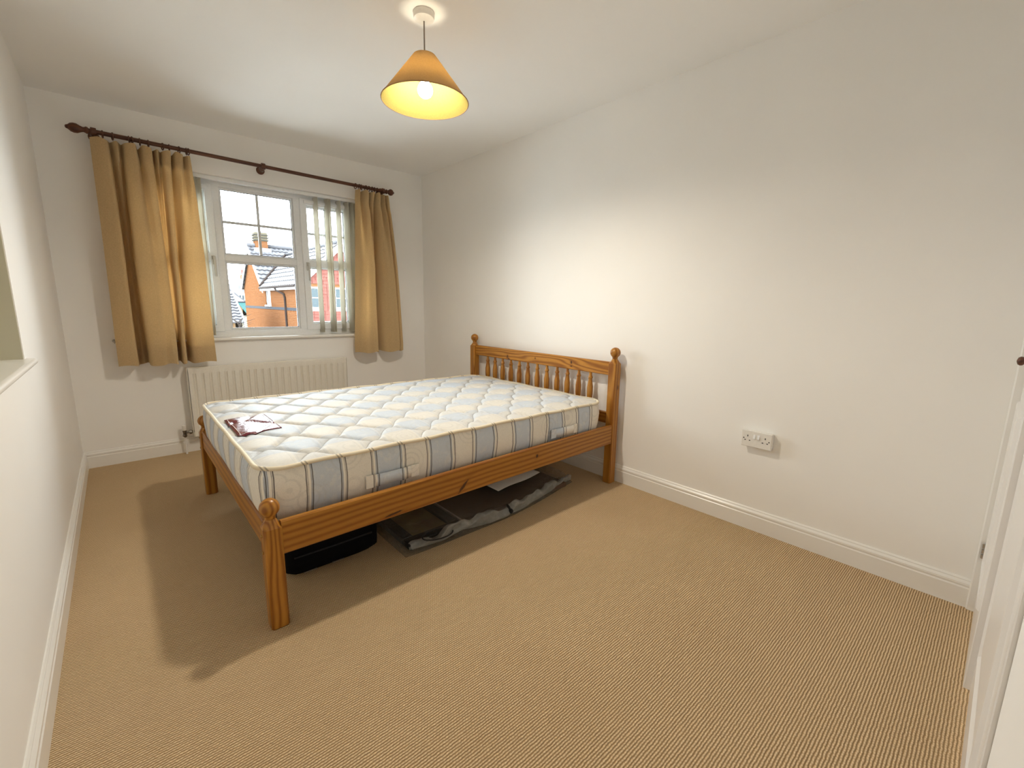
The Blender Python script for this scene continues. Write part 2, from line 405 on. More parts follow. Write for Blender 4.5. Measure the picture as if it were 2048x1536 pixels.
def maroon():
    m, nt, _, lk = new_mat('maroon_satin_label'); c = objco(nt)
    f = noise(nt, c, 30, 3)
    principled(nt, mixc(nt, f, (.10, .010, .020), (.17, .022, .036)), .27, .6, bump=f, bstr=.5, bdist=.006); return m
M['maroon'] = maroon()
M['gold'] = plain('silver_print', (.62, .52, .50), .4)

# outdoor materials
def brick(name, c1, c2, mortar, swap=False, bw=.215, bh=.075):
    m, nt, _, lk = new_mat(name); c = objco(nt); x, y, z = sepxyz(nt, c)
    v = comb(nt, y if swap else x, z, 0.0)
    b = nt.nodes.new('ShaderNodeTexBrick'); lk.new(v, b.inputs['Vector'])
    b.inputs['Color1'].default_value = (*c1, 1); b.inputs['Color2'].default_value = (*c2, 1); b.inputs['Mortar'].default_value = (*mortar, 1)
    b.inputs['Scale'].default_value = 1; b.inputs['Brick Width'].default_value = bw; b.inputs['Row Height'].default_value = bh; b.inputs['Mortar Size'].default_value = .008
    principled(nt, b.outputs[0], .9, .0, bump=b.outputs['Fac'], bstr=.3, bdist=-.01); return m
M['brick_s'] = brick('orange_brick_side', (.084, .034, .0135), (.068, .026, .0105), (.082, .050, .029), True)
M['brick_f'] = brick('orange_brick_front', (.084, .034, .0135), (.068, .026, .0105), (.082, .050, .029))
M['brick_p'] = brick('peach_brick', (.090, .056, .028), (.072, .042, .019), (.085, .062, .042))
M['rooftile'] = plain('grey_concrete_tile', (0.0265, 0.0265, 0.0321), .7)
M['hung'] = plain('red_clay_tile', (0.078, 0.026, 0.021), .8, .10)
M['trim_out'] = plain('white_fascia', (0.2831, 0.2831, 0.2831), .5)
M['band'] = plain('blue_brick_band', (0.0181, 0.02, 0.0249), .8, .04)
M['pipe'] = plain('brown_downpipe', (0.0154, 0.0113, 0.0103), .8, .04)
M['lead'] = plain('lead_flashing', (0.0721, 0.0798, 0.0927), .6)
M['outglass'] = plain('house_window_pane', (.020, .030, .035), .25, .15)
M['turq'] = plain('turquoise_sheet', (.012, .040, .040), .8, .02)
M['stone'] = plain('weathered_chimney_stone', (.060, .052, .036), .9, .04)
M['stone2'] = plain('dark_chimney_course', (.026, .025, .022), .9, .04)
M['ground'] = plain('pale_concrete_paving', (.58, .58, .57), .9)
M['twig'] = plain('bare_twigs', (.018, .014, .012), .9, .02)
M['hedge'] = plain('winter_hedge', (0.0618, 0.0566, 0.0309), .9)

# ================================================================== STRUCTURE
T = .30
def struct(name, mb, mat, **k):
    o = mb.build(name, mat, **k); o['kind'] = 'structure'; return o
struct('floor', MB().box(-T, W+T, YN-.02, D+.02, -.12, 0), M['carpet'])
struct('ceiling', MB().box(-T, W+T, YN-.4, D+T, H, H+.15), M['ceil'])
WX0, WX1, WZ0, WZ1 = .425, 2.045, .862, 2.085       # window opening
b = MB(); b.box(-T, WX0, D, D+T, -.12, H); b.box(WX1, W+T, D, D+T, -.12, H); b.box(WX0, WX1, D, D+T, -.12, WZ0); b.box(WX0, WX1, D, D+T, WZ1, H)
struct('wall_back', b, M['wall'])
struct('wall_right', MB().box(W, W+T, YN-.4, D, -.12, H), M['wall'])
LY0, LY1, LZ0, LZ1 = 1.15, 2.385, .925, 2.05         # recess in the left wall
b = MB(); b.box(-T, 0, YN-.4, LY0, -.12, H); b.box(-T, 0, LY1, D, -.12, H); b.box(-T, 0, LY0, LY1, -.12, LZ0); b.box(-T, 0, LY0, LY1, LZ1, H)
b.box(-T-.05, -.22, LY0-.05, LY1+.05, LZ0-.05, LZ1+.05)
struct('wall_left', b, M['wall'])
shade_skin = MB(); shade_skin.box(-.219, -.003, LY1-.004, LY1+.002, LZ0, LZ1); shade_skin.box(-.219, -.003, LY0-.002, LY0+.004, LZ0, LZ1); shade_skin.box(-.219, -.003, LY0, LY1, LZ1-.004, LZ1+.002); shade_skin.box(-.221, -.215, LY0, LY1, LZ0, LZ1)
shade_skin.build('recess_shade', paint('olive_recess_shade', (.55, .53, .42), .7), bpy.data.objects['wall_left'])  # added thin skin, the recess's shade put into its darker olive colour
# recess ledge board with rounded nose
pr = [(-.22, 0, 0), (.018, 0, 0)] + [(.018+.012*math.cos(a), 0, -.012+.012*math.sin(a)) for a in np.linspace(math.pi/2, -math.pi/2, 8)] + [(-.22, 0, -.024)]
struct('trim_1', MB().extrude(pr, (0, LY0-.04, LZ0+.014), (0, LY1+.035, LZ0+.014)), M['gloss'], smooth=True, sharp=40)

# near wall with the built-in cupboard: frame, two door leaves, plain wall beyond
CX0, CX1, CZ1 = 1.31, 2.662, 2.03
b = MB(); b.box(-T, CX0, YN-.2, YN+.008, -.12, H); b.box(CX0, W, YN-.2, YN, CZ1, H)
b.box(CX0, W, YN-.4, YN-.3, -.12, H)
struct('wall_front', b, M['wall'])
b = MB(); b.box(CX1, W, YN-.1, -.030, 0, CZ1+.03, .004); b.box(CX0+.0, CX1, YN-.1, -.075, CZ1-.03, CZ1+.03, .004)
struct('trim_2', b, M['gloss'])
def door_leaf(name, x0, x1, yf, hinge_x, knob_x):
    e = empty(name, ((x0+x1)/2, yf-.035, .006), kind='structure')
    z0, z1 = .008, CZ1-.035
    MB().box(x0, x1, yf-.035, yf, z0, z1, .002).build('leaf', M['door'], e)
    st = .075
    for (pz0, pz1) in ((.235, .86), (1.02, 1.87)):
        b = MB(); a0, a1 = x0+st, x1-(st if name == 'door_1' else .20)
        prf = [(0, 0), (.006, .007), (.014, .008), (.022, .003), (.028, 0)]
        # raised moulding ring
        for k in range(len(prf)-1):
            (i0, h0), (i1, h1) = prf[k], prf[k+1]
            o_ = [(a0+i0, yf+h0, pz0+i0), (a1-i0, yf+h0, pz0+i0), (a1-i0, yf+h0, pz1-i0), (a0+i0, yf+h0, pz1-i0)]
            n_ = [(a0+i1, yf+h1, pz0+i1), (a1-i1, yf+h1, pz0+i1), (a1-i1, yf+h1, pz1-i1), (a0+i1, yf+h1, pz1-i1)]
            b.add(o_+n_, [(j, (j+1) % 4, 4+(j+1) % 4, 4+j) for j in range(4)])
        b.build('panel_moulding', M['door'], e)
        b = MB(); i = .045
        b.hexa([(a0+i, yf-.001, pz0+i), (a1-i, yf-.001, pz0+i), (a1-i, yf-.001, pz1-i), (a0+i, yf-.001, pz1-i)],
               [(a0+i+.025, yf+.005, pz0+i+.025), (a1-i-.025, yf+.005, pz0+i+.025), (a1-i-.025, yf+.005, pz1-i-.025), (a0+i+.025, yf+.005, pz1-i-.025)])
        b.build('raised_panel', M['door'], e)
    for hz in (.26, 1.75):
        b = MB()
        for k in range(3): b.cyl((hinge_x, yf+.008, hz-.030+k*.021), (hinge_x, yf+.008, hz-.030+k*.021+.015), .0055, 10)
        b.box(hinge_x-.012, hinge_x+.012, yf, yf+.003, hz-.032, hz+.032)
        o = b.build('hinge', M['metal'], e)
    return e
YA, YB = -.053, -.069
d1 = door_leaf('door_1', 2.118, CX1-.003, YA, CX1-.006, 2.2)
KX = 2.605
b = MB().lathe((KX-.0, YA, .995), (0, 1, 0), [(0, .012), (.006, .009), (.010, .010), (.014, .015), (.020, .016), (.026, .012), (.029, .003)], 20)
b.build('knob', M['pole'], d1, smooth=True, sharp=50)
d2 = door_leaf('door_2', CX0+.002, 2.115, YB, CX0+.012, 1.4)

# skirting boards: moulded profile swept along each wall
def skirt_profile(nx, ny):
    p = [(0, 0), (.018, 0), (.018, .078), (.0145, .082), (.0145, .086), (.017, .090), (.0165, .098), (.0115, .104), (.0085, .107), (.0085, .111), (.004, .116), (0, .116)]
    return [(nx*a, ny*a, z) for a, z in p]
def skirting(name, nx, ny, a, c): struct(name, MB().extrude(skirt_profile(nx, ny), a, c), M['gloss'])
skirting('baseboard_left', 1, 0, (0, YN, 0), (0, D, 0))
skirting('baseboard_back', 0, -1, (0, D, 0), (W, D, 0))
skirting('baseboard_right', -1, 0, (W, -.030, 0), (W, D, 0))

# ------------------------------------------------------------------ window
win = empty('window_1', (1.235, D+.12, WZ0), kind='structure')
FY0, FY1 = D+.095, D+.160                       # frame depth
ML0, ML1, MR0, MR1 = .905, .965, 1.497, 1.560   # mullions
b = MB(); b.box(WX0, WX1, FY0, FY1, WZ0+.008, WZ0+.066, .004); b.box(WX0, WX1, FY0, FY1, WZ1-.060, WZ1, .004)
b.box(WX0, WX0+.06, FY0, FY1, WZ0+.064, WZ1-.058, .002); b.box(WX1-.06, WX1, FY0, FY1, WZ0+.064, WZ1-.058, .002)
b.build('outer_frame', M['upvc'], win)
for a0, a1 in ((ML0, ML1), (MR0, MR1)): MB().box(a0, a1, FY0-.002, FY1, WZ0+.06, WZ1-.055, .004).build('mullion', M['upvc'], win)
TZ0, TZ1 = 1.470, 1.520
GZ0, GZ1 = WZ0+.066, WZ1-.060
def pane(x0, x1, z0, z1, par): return MB().box(x0, x1, FY0+.030, FY0+.034, z0, z1).build('pane', M['glass'], par)
def bars(x0, x1, z0, z1, par, v=True):
    xm, zm = (x0+x1)/2, (z0+z1)/2
    MB().box(x0, x1, FY0+.026, FY0+.038, zm-.010, zm+.010).build('glazing_bar', M['bar'], par)
    if v: MB().box(xm-.010, xm+.010, FY0+.0265, FY0+.0375, z0, z1).build('glazing_bar', M['bar'], par)
def bead(x0, x1, z0, z1, par, wd=.012):
    b = MB()
    for q in ((x0, x1, z0, z0+wd), (x0, x1, z1-wd, z1), (x0, x0+wd, z0+wd, z1-wd), (x1-wd, x1, z0+wd, z1-wd)): b.box(q[0], q[1], FY0+.012, FY0+.044, q[2], q[3], .003)
    b.build('glazing_bead', M['upvc'], par)
    b = MB(); i = wd
    for q in ((x0+i, x1-i, z0+i, z0+i+.003), (x0+i, x1-i, z1-i-.003, z1-i), (x0+i, x0+i+.003, z0+i+.003, z1-i-.003), (x1-i-.003, x1-i, z0+i+.003, z1-i-.003)): b.box(q[0], q[1], FY0+.024, FY0+.040, q[2], q[3])
    b.build('gasket', M['gasket'], par)
# fixed centre light
MB().box(ML1-.003, MR0+.003, FY0, FY1, TZ0, TZ1, .004).build('transom', M['upvc'], win)
for z0, z1, up in ((GZ0, TZ0, 0), (TZ1, GZ1, 1)):
    pane(ML1, MR0, z0, z1, win); bead(ML1, MR0, z0, z1, win)
    if up: bars(ML1, MR0, z0, z1, win)
# opening casements either side
for x0, x1, hx in ((WX0+.06, ML0, ML0-.022), (MR1, WX1-.06, MR1+.022)):
    sx0, sx1, sz0, sz1, sw = x0-.012, x1+.012, GZ0-.012, GZ1+.012, .052
    b = MB(); y0, y1 = FY0-.018, FY0+.05
    b.box(sx0, sx1, y0, y1, sz0, sz0+sw, .003); b.box(sx0, sx1, y0, y1, sz1-sw, sz1, .003)
    b.box(sx0, sx0+sw, y0, y1, sz0+sw-.004, sz1-sw+.004, .003); b.box(sx1-sw, sx1, y0, y1, sz0+sw-.004, sz1-sw+.004, .003)
    b.box(sx0+sw-.002, sx1-sw+.002, y0+.001, y1-.001, TZ0-.003, TZ1+.003, .003)
    sash = b.build('casement_sash', M['upvc'], win)
    for z0, z1, up in ((sz0+sw, TZ0-.003, 0), (TZ1+.003, sz1-sw, 1)):
        pane(sx0+sw, sx1-sw, z0, z1, sash); bead(sx0+sw, sx1-sw, z0, z1, sash)
        if up: bars(sx0+sw, sx1-sw, z0, z1, sash)
    # handle: rose block and lever hanging down
    b = MB(); b.box(hx-.011, hx+.011, y0-.012, y0, 1.435, 1.505, .003); b.box(hx-.008, hx+.010, y0-.030, y0-.012, 1.470, 1.500, .003); b.box(hx-.002, hx+.014, y0-.032, y0-.020, 1.345, 1.500, .004)
    b.build('handle', M['handle'], sash)
    MB().box(sx0+.03, sx1-.03, y0-.016, y0+.002, sz1-.040, sz1-.012, .004).build('trickle_vent', M['upvc'], sash)
# sill board with rounded nose
pr = [(0, 0, .030)] + [(0, y, z) for y, z in ((-.130, .030),)] + [(0, -.130-.013*math.cos(a), .017+.013*math.sin(a)) for a in np.linspace(math.pi/2, -math.pi/2, 8)] + [(0, 0, .004)]
MB().extrude([(p[0], p[1]+.0, p[2]) for p in pr], (WX0-.03, D+.11, WZ0-.018), (WX1+.03, D+.11, WZ0-.018)).build('window_sill', M['gloss'], win, smooth=True, sharp=40)

# ================================================================== BED
bed = empty('double_bed', (1.6, 2.4, 0), 'honey pine double bed frame with spindle headboard against the cream wall', 'bed')
PX, PY, PZ = M['pine']
PW = .060
FXa = .565; FYn, FYf = 1.600, 3.094                   # foot posts
HXa = 2.600; HYn, HYf = 1.634, 3.128                  # head posts
def post(x, y, zs, ball_r):
    b = MB(); c = PW/2; ch = .006; cx, cy = x+c, y+c
    def ring(hw, hc, z): return [(cx-hw+hc, cy-hw, z), (cx+hw-hc, cy-hw, z), (cx+hw, cy-hw+hc, z), (cx+hw, cy+hw-hc, z), (cx+hw-hc, cy+hw, z), (cx-hw+hc, cy+hw, z), (cx-hw, cy+hw-hc, z), (cx-hw, cy-hw+hc, z)]
    rings = [ring(c-.003, ch, 0), ring(c, ch, .004), ring(c, ch, zs-.022), ring(c-.004, .014, zs-.010), ring(c-.012, .0125, zs+.006), ring(c-.0165, .0085, zs+.012)]
    vs = [p for r in rings for p in r]; fs = []
    for j in range(len(rings)-1):
        for i in range(8): fs.append((j*8+i, j*8+(i+1) % 8, (j+1)*8+(i+1) % 8, (j+1)*8+i))
    fs += [tuple(range(8))[::-1], tuple((len(rings)-1)*8+i for i in range(8))]
    b.add(vs, fs); o = b.build('post', PZ, bed)
    r = ball_r; zc = zs+.012+.006+r*.95
    pr = [(-(zc-zs-.010), .0175), (-r-.002, .0165), (-r*.93, .0185)] + [(-r*math.cos(a), r*math.sin(a)) for a in np.linspace(.62, math.pi-.05, 14)]
    MB().lathe((cx, cy, zc), (0, 0, 1), pr, 22).build('ball_finial', PZ, o, smooth=True)
    return o
pfn = post(FXa, FYn, .405, .033); pff = post(FXa, FYf, .405, .033)
phn = post(HXa, HYn, .822, .033); phf = post(HXa, HYf, .822, .033)
for hz in (.355, .292):
    for pp, yy in ((pfn, FYn+.032), (pff, FYf+.032)):
        MB().lathe((FXa+.0, yy, hz), (-1, 0, 0), [(0, .006), (.0025, .0055), (.004, .003)], 12).build('bolt_cap', M['brass'], pp, smooth=True)
RZ0, RZ1 = .276, .402
def rail(name, p0, p1, th, z0, z1, mat, side):
    """plank from p0 to p1 (xy), thickness th to 'side'"""
    b = MB(); a = Vector((*p0, 0)); c = Vector((*p1, 0)); d = (c-a).normalized(); n = Vector((-d.y, d.x, 0))*side; e = .004
    sec = [(0, z0+e), (e, z0), (th-e, z0), (th, z0+e), (th, z1-e), (th-e, z1), (e, z1), (0, z1-e)]
    vs = [a+n*t+Vector((0, 0, z)) for t, z in sec]+[c+n*t+Vector((0, 0, z)) for t, z in sec]
    fs = [(i, (i+1) % 8, 8+(i+1) % 8, 8+i) for i in range(8)]+[tuple(range(8)), tuple(range(8, 16))[::-1]]
    b.add(vs, fs); return b.build(name, mat, bed)
rail('side_rail', (FXa+PW-.002, FYn+.006), (HXa+.002, HYn+.006), .024, RZ0, RZ1, M['pine_side'], 1)
rail('side_rail', (FXa+PW-.002, FYf+PW-.030), (HXa+.002, HYf+PW-.030), .024, RZ0, RZ1, PX, 1)
rail('foot_rail', (FXa+.034, FYn+PW-.002), (FXa+.034, FYf+.002), .024, .292, .398, PY, 1)
rail('headboard_top_rail', (HXa+.045, HYn+PW-.002), (HXa+.045, HYf+.002), .026, .722, .808, M['pine_head'], 1)
rail('headboard_lower_rail', (HXa+.045, HYn+PW-.002), (HXa+.045, HYf+.002), .026, .400, .475, PY, 1)
SPY = [2.972, 2.873, 2.773, 2.670, 2.569, 2.470, 2.366, 2.265, 2.161, 2.062, 1.958, 1.856]
spp = [(.470, .0105), (.50, .012), (.53, .016), (.57, .0205), (.62, .0205), (.655, .0155), (.670, .0130), (.678, .0130), (.683, .0160), (.688, .0160), (.694, .0130), (.705, .0100), (.725, .0095)]
sp0 = None
for yy in SPY:
    if sp0 is None:
        sp0 = MB().lathe((HXa+.032, yy, 0), (0, 0, 1), spp, 14).build('spindle', PZ, bed, smooth=True, sharp=60); y00 = yy
    else:
        o = sp0.copy(); COL.objects.link(o); o.parent = bed; o.location = (0, yy-y00, 0)
sl0 = None
for k in range(13):
    xx = .68+k*.147
    if sl0 is None: sl0 = MB().box(xx, xx+.075, FYn+.045, HYf+.012, .338, .356, .002).build('slat', PY, bed)
    else:
        o = sl0.copy(); COL.objects.link(o); o.parent = bed; o.location = (k*.147, 0, 0)

# ------------------------------------------------------------------ mattress
mx0, mx1, my0, my1 = .588, 2.552, 1.685, 3.045
mat_t = empty('mattress', (mx0, my0, .357), 'quilted mattress in cream and pale blue plaid ticking on the pine bed', 'mattress')
hx, hy = (mx1-mx0)/2, (my1-my0)/2; mcx, mcy = (mx0+mx1)/2, (my0+my1)/2; RC = .085
def edge_z(x): return .570-.014*(x-mx0)/(mx1-mx0)
def rr_map(a, c):
    """a in [-hx,hx], c in [-hy,hy] -> rounded rectangle"""
    ex, ey = abs(a)-(hx-RC), abs(c)-(hy-RC)
    if ex > 0 and ey > 0:
        m_ = max(ex, ey); h_ = math.hypot(ex, ey); ex, ey = ex*m_/h_, ey*m_/h_
        a = math.copysign(hx-RC+ex, a); c = math.copysign(hy-RC+ey, c)
    return a, c
def quilt(x, y):
    P = .130; A = .0665
    ph = math.cos(math.pi*(x-.92)/P)
    best = 1.0
    for sgn in (1, -1):
        base = sgn*A*(1-ph)
        t = (y-1.911-base)/.266; dy = abs(t-round(t))*.266
        sl = A*math.pi/P*abs(math.sin(math.pi*(x-.92)/P))
        best = min(best, dy/math.sqrt(1+sl*sl))
    return best
nxm, nym = 480, 332
us = [-hx+2*hx*i/(nxm-1) for i in range(nxm)]; vsy = [-hy+2*hy*j/(nym-1) for j in range(nym)]
rows = []
for a in us:
    row = []
    for c in vsy:
        ax, cy_ = rr_map(a, c); x, y = mcx+ax, mcy+cy_
        de = min(hx-abs(a), hy-abs(c))
        puff = .016*(1-math.exp(-de/.05))
        q = quilt(x, y)
        z = edge_z(x)+puff + (.015*(1-math.exp(-q/.011))-.015)*min(1, de/.05) + .0015*math.sin(x*9+y*5)
        row.append((x, y, z))
    rows.append(row)
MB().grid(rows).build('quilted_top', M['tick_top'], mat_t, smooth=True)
# perimeter loop
per = []
loop_src = [(a, -hy) for a in us] + [(hx, c) for c in vsy[1:]] + [(a, hy) for a in us[::-1][1:]] + [(-hx, c) for c in vsy[::-1][1:-1]]
for a, c in loop_src[::3]:
    ax, cc = rr_map(a, c); per.append((mcx+ax, mcy+cc))
def outward(i):
    p0, p1 = per[i-1], per[(i+1) % len(per)]; dx, dy = p1[0]-p0[0], p1[1]-p0[1]; l = math.hypot(dx, dy); return dy/l, -dx/l
prof = [(1.0, -.003), (.96, .002), (.85, .009), (.65, .013), (.4, .012), (.2, .006), (.05, -.003), (0, -.012)]
rows = []
for t, o_ in prof:
    row = []
    for i, (x, y) in enumerate(per):
        nx_, ny_ = outward(i); k = o_ + .003*math.sin(x*14+y*11+t*5)*math.sin(math.pi*t)
        row.append((x+nx_*k, y+ny_*k, .357+(edge_z(x)-.357)*t))
    row.append(row[0]); rows.append(row)
b = MB().grid(rows)
b.add([(r[0], r[1], r[2]) for r in rows[-1][:-1]], [tuple(range(len(per)))])
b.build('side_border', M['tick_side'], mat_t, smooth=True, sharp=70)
MB().tube([(x+outward(i)[0]*.004, y+outward(i)[1]*.004, edge_z(x)+.001+.002*math.sin(x*21+y*17)) for i, (x, y) in enumerate(per)], .0085, 8, True).build('piping', M['piping'], mat_t, smooth=True)
MB().tube([(x-outward(i)[0]*.006, y-outward(i)[1]*.006, .365) for i, (x, y) in enumerate(per)], .007, 6, True).build('lower_piping', M['piping'], mat_t, smooth=True)
# maker's label patch sewn on top near the foot (follows the quilted surface)
def top_z(x, y):
    de = min(hx-abs(x-mcx), hy-abs(y-mcy)); return edge_z(x)+.016*(1-math.exp(-de/.05)) + (.015*(1-math.exp(-quilt(x, y)/.011))-.015)*min(1, de/.05)
lab = []
for i in range(19):
    r = []
    for j in range(25):
        x = .612+(.788-.612)*i/18; y = 2.185+.335*j/24
        r.append((x, y, top_z(x, y)*.75+.25*(edge_z(x)+.012)+.003))
    lab.append(r)
lp = MB().grid(lab).build('label_patch', M['maroon'], mat_t, smooth=True); tag(lp, 'shiny maroon label patch')
so = lp.modifiers.new('thickness', 'SOLIDIFY'); so.thickness = .002
bd = []
for (xa, xb, ya, yb) in ((.622, .625, 2.20, 2.505), (.775, .778, 2.20, 2.505), (.622, .778, 2.20, 2.203), (.622, .778, 2.502, 2.505)):
    bq = MB(); n = 14; R1 = []; R2 = []
    for k in range(n+1):
        if xb-xa > yb-ya: x, y = xa+(xb-xa)*k/n, ya; R1.append((x, ya, top_z(x, ya)*.75+.25*(edge_z(x)+.012)+.0052)); R2.append((x, yb, top_z(x, yb)*.75+.25*(edge_z(x)+.012)+.0052))
        else: y = ya+(yb-ya)*k/n; R1.append((xa, y, top_z(xa, y)*.75+.25*(edge_z(xa)+.012)+.0052)); R2.append((xb, y, top_z(xb, y)*.75+.25*(edge_z(xb)+.012)+.0052))
    bq.grid([R1, R2]).build('stitched_border', M['gold'], lp)
# carrying handles on the near side
for hx0, hx1 in ((.958, 1.203), (2.055, 2.288)):
    R1 = []
    for k in range(17):
        x = hx0+(hx1-hx0)*k/16; bow = .006+.007*math.sin(math.pi*k/16)
        R1.append([(x, my0-.012-bow, .410+.004*math.sin(k)), (x, my0-.013-bow-.002, .436), (x, my0-.012-bow, .462)])
    o = MB().grid(R1).build('carry_handle', M['tick_side'], mat_t, smooth=True)
    so = o.modifiers.new('thickness', 'SOLIDIFY'); so.thickness = .003
    for xa in (hx0, hx1-.04): MB().box(xa, xa+.04, my0-.024, my0-.017, .408, .464, .002).build('handle_patch', M['lead'] if False else M['tick_side'], o)

# ================================================================== UNDER THE BED
# black soft case
def rounded_case(x0, x1, y0, y1, z0, z1, name, mat, par=None, loc=None, r=.03):
    b = MB(); nu = 24; rows = []
    cx, cy = (x0+x1)/2, (y0+y1)/2; hxx, hyy = (x1-x0)/2, (y1-y0)/2
    for t in np.linspace(0, 1, 9):
        ins = r*(1-math.sqrt(max(0, 1-(2*t-1)**8)))
        row = []
        for k in range(48):
            a = 2*math.pi*k/48; ca, sa = math.cos(a), math.sin(a)
            px = math.copysign(abs(ca)**.25, ca)*(hxx-ins); py = math.copysign(abs(sa)**.25, sa)*(hyy-ins)
            row.append((cx+px, cy+py, z0+(z1-z0)*t))
        row.append(row[0]); rows.append(row)
    b.grid(rows); b.add(rows[0][:-1], [tuple(range(48))]); b.add(rows[-1][:-1], [tuple(range(48))])
    return b.build(name, mat, par, smooth=True, sharp=50, loc=loc)
case = empty('storage_case', (.9, 2.0, 0), 'black soft storage case on the carpet beneath the foot of the bed', 'case')
rounded_case(.685, 1.10, 1.865, 2.12, .003, .22, 'case_body', M['black'], case)
MB().tube([(.72, 1.864, .10), (.88, 1.862, .10), (1.06, 1.866, .10)], .004, 6).build('zip', M['blackgloss'], case)
for (xa, xb) in ((.752, .806), (.872, .925)): MB().box(xa, xb, 1.858, 1.868, .020, .024, .001).build('edge_trim', M['metal'], case)

# framed picture and brown board inside a clear plastic bag
pf = empty('picture_frame', (1.35, 1.95, .012), 'black framed picture with olive mount in the plastic bag under the bed', 'picture frame')
fx0, fx1, fy0, fy1 = 1.185, 1.500, 1.745, 2.32
for q in ((fx0, fx1, fy0, fy0+.06), (fx0, fx1, fy1-.06, fy1), (fx0, fx0+.055, fy0+.06, fy1-.06), (fx1-.055, fx1, fy0+.06, fy1-.06)):
    MB().box(q[0], q[1], q[2], q[3], .012, .044, .003).build('frame_rail', M['blackgloss'], pf)
m_ol, nt, _, _ = new_mat('olive_print'); c = objco(nt)
principled(nt, mixc(nt, map_range(nt, noise(nt, c, 9, 4), .40, .62), (.25, .21, .07), (.19, .12, .05)), .5, .4)
MB().box(fx0+.055, fx1-.055, fy0+.06, fy1-.06, .014, .030).build('print', m_ol, pf)
bo = empty('brown_board', (1.9, 2.0, .008), 'dark brown flat board in the plastic bag under the bed', 'board')
MB().box(1.508, 2.33, 1.775, 2.50, .010, .040, .003).build('panel', plain('dark_brown_board', (.10, .058, .035), .5), bo)
MB().box(1.508, 1.520, 1.770, 2.505, .010, .047, .002).build('edge_strip', plain('pale_edge_strip', (.42, .36, .35), .5), bo)
# plastic bag: closed skin over both, with a slack crumpled front lip
def bag():
    nX, rows = 90, []
    for i in range(nX+1):
        t = i/nX; x = 1.152+(2.435-1.152)*t
        yf = 1.698 + .018*math.exp(-t*20) + .115*max(0, (t-.45)/.55)**1.5
        yb = 2.53-.10*t
        h = .052 + .022*math.sin(t*3.2+.2) + .006*math.sin(t*31) + .004*math.sin(t*67)
        h *= min(1, .25+5*t, .30+4*(1-t)); hb = .050*min(1, .3+6*t, .3+6*(1-t))
        w1 = .010*math.sin(t*22)+.006*math.sin(t*47+1)
        rows.append([(x, yb, .004), (x, yb-.02, hb), (x, 2.2, .052+.003*math.sin(t*40)), (x, 1.95, .050+.003*math.sin(t*33+1)), (x, yf+.085, .050+.004*math.sin(t*29)),
                     (x, yf+.055+w1, .052+(h-.05)*.6), (x, yf+.030+w1, h), (x, yf+.012+w1*.5, h*.86), (x, yf+.020, h*.55), (x, yf+.004, h*.42), (x, yf, h*.2), (x, yf+.006, .003), (x, yf+.2, .002), (x, yb, .004)])
    b = MB().grid(rows); b.add(rows[0][:-1], [tuple(range(13))]); b.add(rows[-1][:-1], [tuple(range(13))])
    return b
bg_o = bag().build('plastic_bag', M['film'], None, smooth=True, loc=(1.8, 2.0, 0))
tag(bg_o, 'cloudy clear plastic bag wrapped round flat panels on the carpet under the bed', 'plastic bag')
R = []
for i in range(121):
    t = i/120; x = 1.185+(2.425-1.185)*t
    yf = 1.698 + .018*math.exp(-t*20) + .115*max(0, (t-.45)/.55)**1.5
    hh = (.012+.020*math.sin(math.pi*min(1, t*1.05))**.6+.004*math.sin(t*41)+.003*math.sin(t*83+1))*(1-.55*math.exp(-((t-.10)/.025)**2))*(1-.35*math.exp(-((t-.46)/.03)**2))
    wy = .016+.006*math.sin(t*19)+.003*math.sin(t*57); zc = .018+hh+.008*math.sin(t*9)
    R.append([(x, yf+.018+wy*math.cos(a)+.006*math.sin(3*a+t*30), zc+hh*math.sin(a)+.004*math.sin(2*a+t*23)) for a in np.linspace(0, 2*math.pi, 19)])
MB().grid(R).build('folded_lip', M['film_lip'], bg_o, smooth=True)
b = MB(); R = []
for i in range(9):
    x = 1.855+.40*i/8; R.append([(x, 1.885+.045*i/8 if False else 1.890+.05*(i/8), .074+.004*math.sin(i*.9)), (x-.01, 2.06, .078), (x-.03, 2.24, .080+.004*math.sin(i))])
pp = MB().grid(R).build('paper_sheet', plain('white_card', (.72, .69, .64), .6), None, smooth=True, loc=(2.05, 2.0, .07))
so = pp.modifiers.new('thickness', 'SOLIDIFY'); so.thickness = .002
tag(pp, 'white sheet of card lying on the plastic bag under the bed', 'paper')
pts = []
for k in range(22):
    a = 2*math.pi*k/22; pts.append((1.325+.085*math.cos(a), 1.712+.028*math.sin(a), .060+.010*math.sin(a)-.018*math.cos(a)*.4))
tag(MB().tube(pts, .0032, 6, True).build('cord_loop', M['blackgloss'], None, smooth=True, loc=(1.325, 1.712, .05)), 'thin black cord loop round the near corner of the plastic bag', 'cord')
b = MB(); b.tube([(1.772, 1.722, .075), (1.775, 1.706, .066), (1.781, 1.697, .050)], [.008, .007, .006], 8); b.ball((1.783, 1.696, .042), .014, 12)
tag(b.build('cord_toggle', M['blackgloss'], None, smooth=True, loc=(1.775, 1.70, .05)), 'small black toggle on the front lip of the plastic bag', 'toggle')

